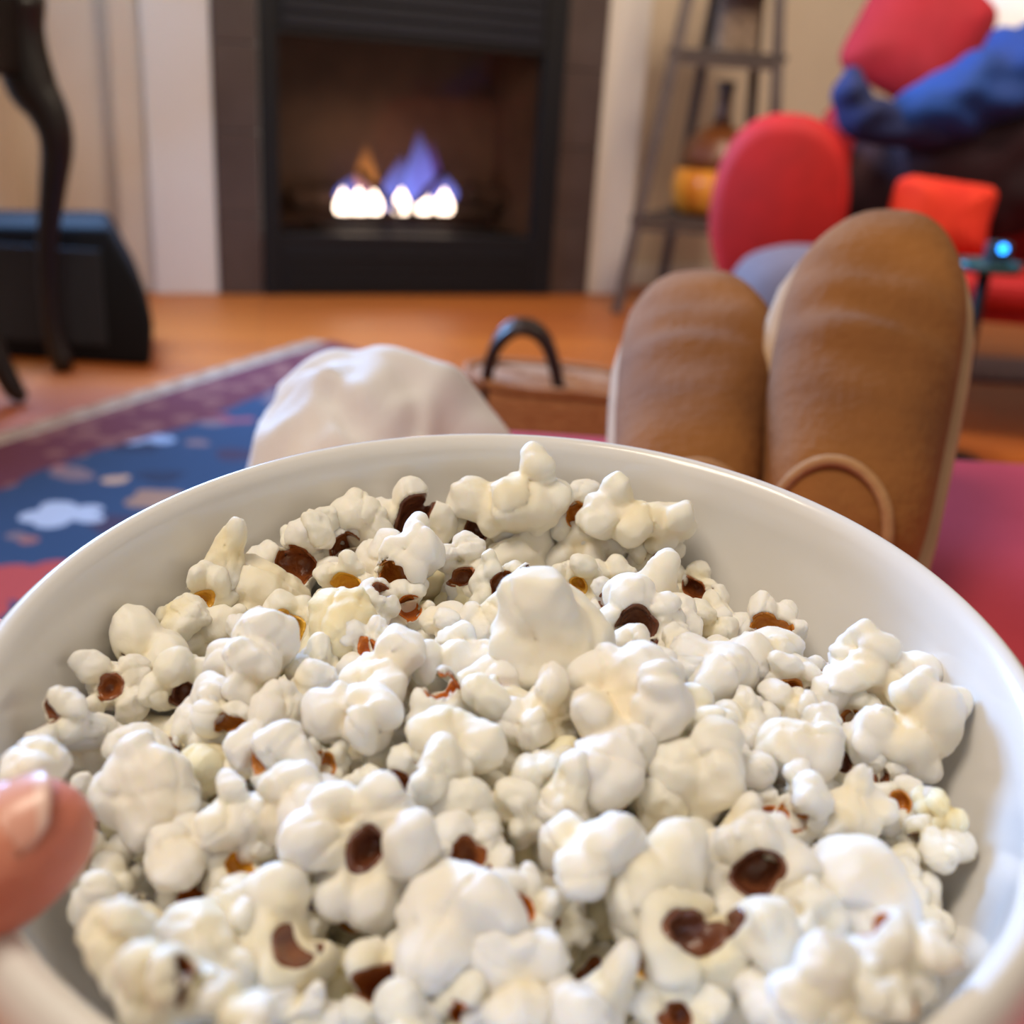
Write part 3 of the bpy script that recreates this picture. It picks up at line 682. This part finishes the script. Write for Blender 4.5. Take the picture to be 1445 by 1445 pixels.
# crumpled white cloth on the far left corner of the ottoman
def cloth():
    c = at_y(520, 600, .66); nr, na = 30, 96; V = []; Fc = []
    top = at_y(520, 503, .66).z
    for i in range(nr + 1):
        t = i / nr
        for j in range(na):
            a = 2 * math.pi * j / na
            rx, ry = .098, .075
            lob = 1 + .10 * math.sin(3 * a + .6) + .06 * math.sin(5 * a + 2)
            q_ = Vector((math.cos(a) * t * 1.3, math.sin(a) * t, 0))
            wq = Vector((noise.noise(q_ * 1.6 + Vector((7, 0, 0))), noise.noise(q_ * 1.6 + Vector((0, 9, 0))), 0))
            rg = math.sin((q_.x * 1.0 + q_.y * .5 + wq.x * 1.3) * 4.6) * .6 + .4 * math.sin((q_.x * .3 - q_.y + wq.y * 1.6) * 5.5)
            fold = (.0075 * rg + .002 * noise.noise(q_ * 3)) * min(1, .35 + t * 1.2)
            x = c.x + rx * lob * math.cos(a) * t; y = c.y + ry * lob * math.sin(a) * t
            z = ZO + .003 + (top - ZO) * (1 - t ** 2.3) * (1 - .20 * math.cos(a) * t * -1) + fold
            out = max(0, OL + .004 - x) + max(0, y - OF + .004)
            if out > 0: z -= min(.11, out * 2.6 + .004)
            else: z = max(z, ZO + .002)
            V.append((x, y, z))
    for i in range(nr):
        for j in range(na):
            a = i * na + j; b_ = i * na + (j + 1) % na; Fc.append((a, b_, b_ + na, a + na))
    o = obj('white_cloth', V, Fc, noisy('white_cotton', srgb(234, 230, 226), srgb(222, 220, 222), 20, .9, .15, 400))
    sd = o.modifiers.new('thickness', 'SOLIDIFY'); sd.thickness = .002; sd.offset = 1
    tag(o, 'crumpled white cloth lying behind the far rim of the bowl', 'cloth')
cloth()

# straw bag on the floor behind
BY = 1.45
bc = at_y(790, 575, BY); zbag = at_y(790, 547, BY).z
bag = empty('straw_bag', (bc.x, bc.y, .011)); tag(bag, 'woven straw bag with a dark leather handle behind the ottoman', 'bag')
straw = noisy('woven_straw', srgb(186, 130, 84), srgb(160, 100, 60), 60, .8, .6, 150, stretch=(1, 1, 2.5))
R = []
for t in np.linspace(0, 1, 14):
    a = .10 + .035 * math.sin(t * 1.9); b_ = .07 + .015 * math.sin(t * 2.2)
    R.append([Vector((a * math.copysign(abs(math.cos(u)) ** .7, math.cos(u)), b_ * math.copysign(abs(math.sin(u)) ** .7, math.sin(u)), .002 + t * zbag - .022 * t * abs(math.cos(u)) ** 2 * (1 if math.cos(u) > 0 else -.2))) for u in np.linspace(0, 2 * math.pi, 37)[:-1]])
V, Fc = loft(R); obj('body', V, Fc, straw, bag)
tube('rim', [R[-1][k % 36] for k in range(37)], [.006] * 37, straw, bag, 8)
leather = noisy('dark_leather', srgb(46, 24, 20), srgb(30, 16, 16), 20, .32, .1, 60)
hp = [(690, 560), (690, 520), (700, 482), (722, 458), (746, 455), (768, 470), (782, 505), (790, 548), (792, 570)]
for dy in (-.06, .055):
    tube('handle', [at_y(x, y, BY) + Vector((0, dy, -.012 if dy > 0 else 0)) - Vector(bag.location) for x, y in hp], [.0085] * 9, leather, bag, 10, 40)

# ------------------------------------------------------------------ boots
suede = noisy('tan_suede', srgb(160, 104, 48), srgb(122, 75, 32), 10, .9, .2, 160)
suede2 = noisy('tan_suede_trim', srgb(186, 144, 100), srgb(164, 120, 78), 18, .9, .15, 160)
sole_m = noisy('pale_sole_rubber', srgb(196, 164, 128), srgb(180, 146, 112), 18, .8)
def boot(heel, toe, side_tilt, Wd, label, mirror):
    """heel/toe: world points on the sole line; foot top faces the viewer"""
    u = (toe - heel); Ln = u.length; u.normalize()
    wv = (CAM - (heel + toe) / 2); wv = (wv - u * wv.dot(u)).normalized()
    v = wv.cross(u); v = -v                                           # to the right of the picture
    ca, sa = math.cos(side_tilt), math.sin(side_tilt); v, wv = v * ca + wv * sa, wv * ca - v * sa
    mt = Matrix((v, u, wv)).transposed().to_4x4(); mt.translation = heel
    e = empty('boot', mtx=mt); tag(e, label, 'boot', 'worn tan boots')
    T0 = [0, .03, .08, .16, .28, .42, .56, .68, .78, .86, .92, .96, .985, 1]; T = sorted(set(T0 + [round(q_, 3) for q_ in np.arange(.2, .86, .02)]))
    HWD = [.50, .68, .76, .82, .88, .95, .99, 1.0, .95, .84, .70, .54, .36, .08]
    HT = [.40, .70, .86, .95, .98, .95, .90, .84, .76, .66, .55, .44, .32, .14]
    OFF = [0, 0, 0, 0, .0, .0, .01, .02, .03, .05, .07, .08, .08, .08]
    HWD, HT, OFF = [[float(np.interp(q_, T0, A_)) for q_ in T] for A_ in (HWD, HT, OFF)]
    H0 = Wd * .50; R = []; RS = []; RS2 = []
    for t, hw, ht, of in zip(T, HWD, HT, OFF):
        ring = []; rs = []
        for j in range(28):
            a = 2 * math.pi * j / 28; c, s = math.cos(a), math.sin(a)
            x = math.copysign(abs(c) ** .8, c) * hw * Wd / 2; z = (math.copysign(abs(s) ** .75, s)); z = z * ht * H0 if s > 0 else z * .012
            p = Vector((x + of * Wd * mirror, t * Ln, z))
            cre = .0035 * math.sin(t * 42 + c * 1.5) * math.exp(-((t - .55) / .13) ** 2) * max(0, s) * (1 if mirror > 0 else .45)
            p.z += cre + .003 * noise.noise(p * 30); ring.append(p)
        R.append(ring)
        for zz, k in ((-.016, .99), (-.014, 1.05), (-.004, 1.07), (-.002, 1.0)): pass
        n2 = 20
        RS.append([Vector((math.cos(2 * math.pi * j / n2) * hw * Wd / 2 * 1.15 + of * Wd * mirror, t * Ln * 1.05 - .006, -.009 + .009 * math.copysign(abs(math.sin(2 * math.pi * j / n2)) ** .4, math.sin(2 * math.pi * j / n2)))) for j in range(n2)])
    V, Fc = loft(R); up_ = obj('upper', V, Fc, suede, e); sd = up_.modifiers.new('s', 'SUBSURF'); sd.levels = 1; sd.render_levels = 1
    V, Fc = loft(RS); so_ = obj('sole', V, Fc, sole_m, e); so_['label'] = 'pale rubber sole edge'
    # toe stitching line and seam
    def top(t, x):
        hw = np.interp(t, T, HWD) * Wd / 2; ht = np.interp(t, T, HT) * H0; c = min(.98, abs(x) / hw) ** (1 / .8); return ht * (1 - c * c) ** .375
    tg = []
    for a in np.linspace(-.15, math.pi + .15, 30):
        x = math.cos(a) * .29 * Wd - .10 * Wd * mirror; t = .02 + (.135 if mirror > 0 else .06) * math.sin(a); t = max(t, .012); tg.append(Vector((x, t * Ln, top(t, x) + .001)))
    tube('collar', tg, [.0030] * 30, suede2, e, 8)
    return e
boot(at_d(1176, 826, .535), at_d(1240, 318, .665), math.radians(-4), .104, 'tan suede boot on the right, taller in view, toe pointing up', 1)
boot(at_d(966, 782, .56), at_d(1000, 408, .75), math.radians(8), .102, 'tan suede boot on the left, lower in view, beside the taller one', -1)

# ------------------------------------------------------------------ bowl
BC = RW @ Vector((-0.00041944, 0.03077049, 0.24755257)) + CAM
BN = (RW @ Vector((0.03523583, -0.87826156, -0.47688055))).normalized()
bx_ = Vector((1, 0, 0)); bx_ = (bx_ - BN * bx_.dot(BN)).normalized(); by_ = BN.cross(bx_)
BM = Matrix((bx_, by_, BN)).transposed().to_4x4(); BM.translation = BC
BI = BM.inverted()
inner = [(0, .1145), (-.004, .1142), (-.012, .1132), (-.022, .1115), (-.04, .1055), (-.06, .094), (-.078, .075), (-.088, .05), (-.091, .02), (-.0915, .0005)]
prof_b = [(.0005, -.098), (.036, -.098), (.038, -.104), (.045, -.104), (.046, -.098), (.062, -.094), (.082, -.080), (.100, -.062), (.1150, -.042), (.1215, -.026), (.1238, -.014), (.1228, -.006), (.1206, -.0015), (.1190, -.0002), (.1178, .0), (.1160, -.0008)] + [(r, h) for h, r in inner[1:]]
n = 128; Rr = [[Vector((r * math.cos(2 * math.pi * j / n), r * math.sin(2 * math.pi * j / n), h)) for j in range(n)] for r, h in prof_b]
V, Fc = loft(Rr, cap=True)
cer = mat('white_glazed_ceramic', (.80, .785, .765, 1), .22); cer.node_tree.nodes['Principled BSDF'].inputs['Coat Weight'].default_value = .5; cer.node_tree.nodes['Principled BSDF'].inputs['Coat Roughness'].default_value = .06
bowl = obj('popcorn_bowl', V, Fc, cer); bowl.matrix_world = BM
tag(bowl, 'large round white glazed ceramic bowl filled with popcorn', 'bowl')
def wall_r(h): return float(np.interp(h, [a for a, b_ in inner][::-1], [b_ for a, b_ in inner][::-1]))

# ------------------------------------------------------------------ popcorn: pixel centre, width, kind, hull, tint
# hull: letter of its colour or '-', tint: w c y ; lift in mm ; optional label
PC = [
(319,785,84,'tip','-','c',3,'pointed cream popcorn tip sticking up at the left of the far pile'),
(363,828,112,'ball','-','c',4,'big smooth cream popcorn flake below the pointed tip at far left'),
(421,792,95,'ring','b','w',2,'white popcorn ring around a striped brown hull at the far left'),
(438,745,70,'bloom','-','c',0,None),(488,784,88,'ring','b','w',0,None),(513,748,80,'bloom','-','c',0,None),
(578,735,110,'ring','d','w',3,'white popcorn flake with a dark maroon hull under the far rim'),
(560,812,125,'bloom','-','w',4,None),(291,845,80,'ring','-','c',0,None),(252,862,60,'bloom','-','c',0,None),
(217,912,115,'bloom','-','c',0,None),(291,897,100,'bloom','-','c',0,None),(363,897,72,'ring','d','w',3,None),
(415,890,90,'ring','y','c',0,None),(488,833,88,'ring','y','c',2,None),(482,886,98,'ball','-','y',4,'buttery yellow smooth popcorn flake left of the middle'),
(530,865,66,'bloom','-','w',2,None),(574,860,72,'ring','o','c',0,None),(352,952,118,'bloom','-','w',7,None),
(262,978,100,'ring','d','c',2,'cream popcorn flake with two dark hull windows near left wall'),(305,1003,84,'bloom','-','w',5,None),
(449,950,82,'ring','d','c',0,None),(524,918,88,'ring','o','w',2,None),(543,962,118,'bloom','-','w',5,None),
(424,985,88,'bloom','-','w',2,None),(512,1025,106,'bloom','-','w',5,None),(394,1012,80,'ball','-','w',3,None),
(719,689,128,'arm','-','c',2,'long cream popcorn flake leaning up against the far bowl wall'),
(672,750,92,'ring','d','w',2,None),(750,762,110,'bloom','-','c',4,'broad cream popcorn flake just below the long leaning one'),
(821,727,84,'ring','a','w',2,'white popcorn flake with a shiny amber hull against far wall'),
(832,778,96,'bloom','-','w',2,None),(908,724,118,'arm','-','c',1,'spread-out cream popcorn flake reaching up the far right wall'),
(917,768,74,'ring','a','c',0,None),(924,800,74,'ring','b','c',0,None),(653,812,84,'ring','b','w',2,None),
(713,832,84,'ring','b','c',1,None),(697,870,86,'tip','-','w',3,None),(760,850,92,'bloom','-','w',2,None),
(782,900,165,'ball','-','c',9,'largest creamy rounded popcorn flake in the middle of the far half'),
(816,830,76,'ring','-','c',0,None),(857,820,62,'bloom','-','c',0,None),(862,848,56,'ring','b','w',2,None),
(922,842,116,'tip','-','w',6,None),(903,886,118,'ring','d','w',4,'white popcorn flake over a dark maroon hull wedge right of centre'),(963,884,72,'bloom','-','w',2,None),
(974,830,66,'ring','b','c',0,None),(996,880,72,'bloom','-','c',0,None),(642,935,108,'bloom','-','w',3,None),
(628,880,70,'bloom','-','w',1,None),(655,978,120,'bloom','-','w',3,None),(902,935,88,'ring','o','w',1,None),
(957,935,84,'bloom','-','w',2,None),(700,1010,95,'bloom','-','c',1,None),(880,1002,170,'bloom','-','w',9,'widest white popcorn flake, a knobbly mass right of centre'),
(976,1020,100,'bloom','-','c',4,None),(766,1000,110,'bloom','-','w',5,None),
(1018,873,72,'bloom','-','w',0,None),(1092,892,90,'ring','a','w',2,None),(1062,926,112,'bloom','-','w',3,None),
(1012,950,98,'ball','-','w',3,None),(1108,972,100,'ring','a','w',2,None),(1157,957,58,'ring','a','w',1,None),
(1258,962,150,'arm','-','w',10,'white winged popcorn flake resting high on the right bowl wall'),
(1306,1030,140,'arm','-','w',8,'white lobed popcorn flake just below the winged one at right'),
(1198,1017,84,'ring','a','c',2,None),(1154,1030,62,'bloom','-','w',3,None),(1120,1005,66,'bloom','-','w',3,None),
(1240,1056,70,'ring','b','c',0,None),(1123,1064,112,'ball','-','w',4,None),(1062,1024,84,'bloom','-','w',3,None),
(1196,1074,80,'ring','d','c',0,None),(1240,1098,66,'ring','b','w',1,None),(1272,1140,86,'ring','a','w',3,'white popcorn ring with an amber centre beside the right wall'),
(1330,1148,60,'bloom','-','y',0,None),(1320,1187,72,'bloom','-','c',0,None),(1268,1192,72,'bloom','-','c',-3,None),
(1139,1133,112,'bloom','-','w',4,None),(1200,1150,118,'arm','-','w',4,None),(1170,1176,92,'ring','b','w',0,None),
(1030,1090,96,'bloom','-','w',3,None),
(155,969,100,'ring','b','w',3,'cream popcorn cup with a brown hull against the left wall'),(91,1032,86,'bloom','-','w',5,None),
(40,1088,86,'ball','-','w',4,'white popcorn flake just behind the thumb tip'),(138,1062,82,'bloom','-','w',3,None),(194,1064,84,'ball','-','w',5,None),
(212,1128,128,'ball','-','w',8,'large smooth white popcorn flake to the right of the thumb'),(152,1120,76,'arm','-','w',4,None),
(293,1092,78,'ball','-','y',-2,'pale yellow round popcorn flake sunk between white ones at left'),(244,1045,80,'bloom','-','c',1,None),(309,1160,112,'arm','-','w',5,None),
(244,1218,84,'ball','-','w',4,None),(334,1222,86,'ring','y','c',-2,None),(155,1232,92,'ring','b','c',0,None),
(346,1078,76,'bloom','-','w',2,None),(138,1272,112,'bloom','-','c',0,None),(290,1022,78,'bloom','-','w',2,None),
(405,1080,84,'bloom','-','w',4,None),(451,1076,72,'ring','a','c',0,None),(402,1152,140,'bloom','-','w',4,None),
(507,1200,180,'ring','d','w',8,'big white popcorn flake split open around a dark hull, lower left'),
(563,1112,92,'ring','b','c',-3,None),(634,1050,110,'ball','-','c',6,'tall creamy popcorn flake standing just left of centre'),(628,1108,100,'bloom','-','c',5,None),(653,1152,92,'bloom','-','c',-1,None),
(662,1215,112,'ring','b','w',2,None),(635,1305,150,'ball','-','w',5,'rounded white two-lobed popcorn flake in the lower middle'),
(549,1386,130,'ring','b','c',2,'cream popcorn flake with a wide brown hull window at bottom'),
(391,1325,155,'bloom','-','c',4,None),(336,1290,90,'bloom','-','c',2,None),(425,1285,80,'bloom','-','c',0,None),
(285,1352,150,'ball','-','c',5,'big rounded cream popcorn flake near the bottom left rim'),(432,1436,100,'bloom','-','w',2,None),(660,1418,110,'bloom','-','c',0,None),
(802,1118,96,'tip','-','w',6,None),(824,1212,140,'bloom','-','w',8,'tall knobbly white popcorn flake in the lower middle'),
(736,1278,100,'ring','o','w',3,'white popcorn ring around a bright orange hull, lower middle'),
(910,1255,145,'ball','-','c',5,'broad cream popcorn flake right of the knobbly tall one'),(797,1305,84,'bloom','-','c',-3,None),
(730,1393,140,'bloom','-','w',5,None),(855,1400,122,'tip','-','w',4,None),(921,1345,96,'ring','y','y',-2,None),
(1030,1350,190,'bloom','-','c',7,'huge cream popcorn flake at the bottom right of centre'),
(930,1138,90,'ball','-','c',0,None),(990,1100,122,'ball','-','c',4,None),(866,1080,118,'bloom','-','w',5,None),(761,1094,84,'bloom','-','c',0,None),
(716,1144,84,'bloom','-','c',-2,None),(1048,1180,100,'tip','-','w',4,None),(1062,1242,140,'ring','d','w',7,'white popcorn flake with two small dark pits, lower right'),
(1088,1152,80,'ring','o','w',0,None),(1200,1262,150,'ball','-','w',7,'large smooth white popcorn flake in the lower right'),
(1282,1266,94,'bloom','-','c',-1,None),(1274,1222,80,'bloom','-','c',-2,None),(1280,1360,118,'bloom','-','w',3,'knobbly cream popcorn flake lowest against the right wall'),
(1198,1370,100,'ring','y','c',-1,None),(1126,1322,140,'bloom','-','c',6,None),(1086,1412,150,'bloom','-','w',5,None),
(1186,1432,130,'bloom','-','w',3,None),(1246,1410,92,'bloom','-','c',-2,None),(120,1370,110,'bloom','-','c',1,None),(200,1326,96,'ball','-','c',2,None),
(200,1432,130,'bloom','-','c',2,None),(330,1436,110,'bloom','-','w',2,None),(960,1440,120,'ring','b','c',3,None),(560,1460,110,'bloom','-','c',3,None),(800,1470,130,'bloom','-','w',3,None),(1290,1450,110,'bloom','-','c',1,None),
]
def surf(r, ang=0): return -.0195 - .0165 * (r / .108) ** 2
camL = BI @ CAM
def mound(px, py, lift):
    d = BI.to_3x3() @ ray(px, py); s = .10
    while s < .45:
        p = camL + d * s; r = math.hypot(p.x, p.y)
        if p.z < surf(r) + lift or (p.z < 0 and r > wall_r(p.z) - .010): return p, s
        s += .0004
    return p, s
ORD = ['first', 'second', 'third', 'fourth', 'fifth', 'sixth', 'seventh', 'eighth', 'ninth', 'tenth', 'eleventh', 'twelfth', 'thirteenth', 'fourteenth', 'fifteenth', 'sixteenth', 'seventeenth', 'eighteenth', 'nineteenth', 'twentieth']
HN = {'a': 'amber', 'o': 'orange', 'b': 'brown', 'd': 'dark', 'y': 'yellow'}; TN = {'w': 'white', 'c': 'cream', 'y': 'yellowish'}
KN = {'bloom': 'knobbly', 'ring': 'cupped', 'arm': 'stretched', 'ball': 'rounded', 'tip': 'pointed'}
rows = {}
for i, t in enumerate(PC): rows.setdefault(int(min(max((t[1] - 680) // 78, 0), 9)), []).append(i)
RN = ['row under far rim'] + ['%s row from far rim' % q_ for q_ in ORD[1:9]] + ['nearest row']
auto = {}
for r_, ids in rows.items():
    for k, i in enumerate(sorted(ids, key=lambda i: PC[i][0])):
        t = PC[i]; hl = '' if t[4] == '-' else ' with %s hull' % HN[t[4]]
        auto[i] = '%s %s popcorn%s, %s from left, %s' % (TN[t[5]], KN[t[3]], hl, ORD[k], RN[r_])
cnt = {}
def popcorn(loc, size, kind, hull, tint, rot, label, group, seed):
    lib = LIB[kind]; i = cnt.get(kind, 0); cnt[kind] = i + 1; me, hm = lib[i % len(lib)]
    mt = Matrix.LocRotScale(loc, rot, Vector((size, size, size)))
    if hull == '-' and kind == 'ring': hull = 'y'
    if hull == '-' or hm is None:
        o = with_mat('popcorn', me, FM[tint]); o.matrix_world = mt
        if hm is not None:
            bpy.data.objects.remove(o); hull = 'aobdoba'[seed % 7]
    if hull != '-' and hm is not None:
        o = empty('popcorn', mtx=mt); with_mat('flake', me, FM[tint], o); with_mat('hull', hm, HM[hull], o)
    tag(o, label, 'popcorn', group)
    return o
RR = random.Random(5)
for i, (px, py, wpx, kind, hull, tint, lift, lab) in enumerate(PC):
    p, s = mound(px, py, lift / 1000); size = wpx * 1.24 * s / F
    # keep the flake off the bowl wall
    r = math.hypot(p.x, p.y); lim = wall_r(min(p.z, 0)) - size * .45
    if r > lim and p.z < .002: p.x *= lim / r; p.y *= lim / r
    loc = BM @ p
    tocam = (CAM - loc).normalized()
    if kind in ('ring',):
        ax = (tocam + Vector((RR.gauss(0, .13), RR.gauss(0, .13), RR.gauss(0, .13) + .05))).normalized()
        rot = ax.to_track_quat('Z', 'Y').to_matrix() @ Matrix.Rotation(RR.random() * 6.28, 3, 'Z')
    elif kind == 'tip':
        up_ = (cr * RR.choice((.55, .3)) - cd + tocam * .2).normalized(); rot = up_.to_track_quat('Z', 'Y').to_matrix() @ Matrix.Rotation(RR.random() * 6.28, 3, 'Z')
    elif kind == 'arm':
        tl = RR.uniform(-.35, .55); xa = (cr * math.cos(tl) - cd * math.sin(tl)).normalized(); za = (tocam - xa * tocam.dot(xa)).normalized(); rot = Matrix((xa, za.cross(xa), za)).transposed()
    else:
        rot = req(RR).to_matrix() @ Matrix.Rotation(RR.random() * 6.28, 3, 'Z')
    if lab and lab.startswith('largest'): rot = Matrix.Rotation(math.pi, 3, cr) @ rot
    popcorn(loc, size, kind, hull, tint, rot.to_quaternion(), lab or auto[i], 'popcorn in the bowl', i)
# the layer beneath, seen through the gaps
low = []
g = .0180
for b_ in range(-6, 7):
    for a in range(-7, 8):
        x = (a + .5 * (b_ % 2)) * g + RR.uniform(-.003, .003); y = b_ * g * .87 + RR.uniform(-.003, .003); r = math.hypot(x, y); z = surf(r) - .0135 + RR.uniform(-.003, .003)
        if r > wall_r(z) - .0115: continue
        low.append((-b_, x, y, z))
for k, (b_, x, y, z) in enumerate(low):
    hull = RR.choice('---aaboy'); kind = 'ring' if hull != '-' else RR.choice(('bloom', 'bloom', 'ball')); tint = RR.choice('ccwy')
    loc = BM @ Vector((x, y, z)); tocam = (CAM - loc).normalized()
    rot = (tocam + Vector((RR.gauss(0, .5), RR.gauss(0, .5), RR.gauss(0, .4)))).normalized().to_track_quat('Z', 'Y')
    same = sorted(q_[1] for q_ in low if q_[0] == b_)
    lab = 'sunken %s popcorn%s under the top flakes, %s from left, %s buried row' % (TN[tint], '' if hull == '-' else ' with %s hull' % HN[hull], ORD[same.index(x)], ORD[b_ + 6])
    popcorn(loc, RR.uniform(.024, .028), kind, hull, tint, rot, lab, 'popcorn under the top layer', k)

# ------------------------------------------------------------------ hand holding the bowl (thumb over the left rim)
def hand():
    tp = [at_d(56, 1176, .178), at_d(0, 1207, .177), at_d(-76, 1240, .176), at_d(-160, 1275, .180), at_d(-290, 1350, .195)]
    W = lambda x, y, z: BM @ Vector((x, y, z))
    wrist = W(-.235, -.06, -.070); elb = W(-.36, -.23, -.11)
    caps = [(tp[k], tp[k + 1], r0, r1) for k, (r0, r1) in enumerate(((.0092, .0108), (.0108, .0112), (.0112, .0130), (.0130, .0165)))]
    caps += [(tp[4], W(-.185, -.03, -.050), .0165, .020), (W(-.185, -.03, -.050), wrist, .020, .024), (wrist, elb, .026, .034), (wrist, W(-.155, .0, -.065), .025, .020)]
    for t in np.linspace(0, 1, 5): caps.append((W(-.160, -.030 + .085 * t, -.056), W(-.136, -.025 + .085 * t, -.072), .0145, .0125))
    for y, l in ((.063, .92), (.037, 1.0), (.012, .95), (-.012, .78)):
        c = [(-.136, y, -.072), (-.112, y, -.081), (-.112 + .020 * l, y + .004, -.094), (-.112 + .038 * l, y + .006, -.103)]
        c = [W(*q_) for q_ in c]; caps += [(c[0], c[1], .0098, .0090), (c[1], c[2], .0090, .0082), (c[2], c[3], .0082, .0070)]
    pts = np.array([tuple(p_) for c in caps for p_ in c[:2]]); lo_h = pts.min(0) - .045; hi_h = pts.max(0) + .045; hh = .0023
    P = grid(lo_h, hi_h, hh).astype(np.float32); Dh = None
    for a_, b_, r0, r1 in caps:
        e = capsule(P, tuple(a_), tuple(b_), r0, r1); Dh = e if Dh is None else smin(Dh, e, .006)
    V, Q = surface_nets(Dh, lo_h, hh); me = net_mesh('hand', V, Q, 3)
    skin = noisy('skin', srgb(222, 146, 120), srgb(208, 120, 98), 60, .48, .12, 500)
    bs = skin.node_tree.nodes['Principled BSDF']; bs.inputs['Subsurface Weight'].default_value = .25; bs.inputs['Subsurface Radius'].default_value = (1, .35, .2); bs.inputs['Subsurface Scale'].default_value = .004
    h = link('hand', me, skin); tag(h, 'hand with its thumb hooked over the left rim of the bowl', 'hand')
    # thumb nail: curved plate on the upper side near the tip
    ax = (tp[0] - tp[1]).normalized(); upv = (CAM - tp[0]).normalized(); upv = (upv * .62 - cd * .75 + cr * -.05); upv = (upv - ax * upv.dot(ax)).normalized(); sd_ = ax.cross(upv)
    ctr = tp[0].lerp(tp[1], .12); V = []; Fc = []; nu, nv_ = 12, 14
    for i in range(nv_ + 1):
        t = i / nv_; al_ = -.0085 + .0165 * t
        wd = .95 * (1 - .18 * (1 - t) ** 3) * (1 - .25 * max(0, t - .8) / .2)
        for j in range(nu + 1):
            s_ = -1 + 2 * j / nu; th = s_ * wd * 1.02
            rr = .0097 + .0006 - .0010 * max(0, t - .35) ** 2 * 4
            V.append(ctr + ax * (al_ - .0022 * s_ * s_ * (1 if t > .5 else -.6)) + (upv * math.cos(th) + sd_ * math.sin(th)) * rr)
    for i in range(nv_):
        for j in range(nu):
            a = i * (nu + 1) + j; Fc.append((a, a + 1, a + nu + 2, a + nu + 1))
    nm = mat('nail', srgb(228, 168, 150), .25); 
    nm2 = mat('nail_free_edge', srgb(236, 196, 182), .3)
    me = raw('thumb_nail', V, Fc); me.materials.append(nm); me.materials.append(nm2)
    for p_ in me.polygons: p_.material_index = 1 if p_.index // nu >= nv_ - 2 else 0
    o = link('thumb_nail', me, None, h); so2 = o.modifiers.new('t', 'SOLIDIFY'); so2.thickness = .0007; so2.offset = 0
    o['label'] = 'thumb nail with a pale free edge'
hand()
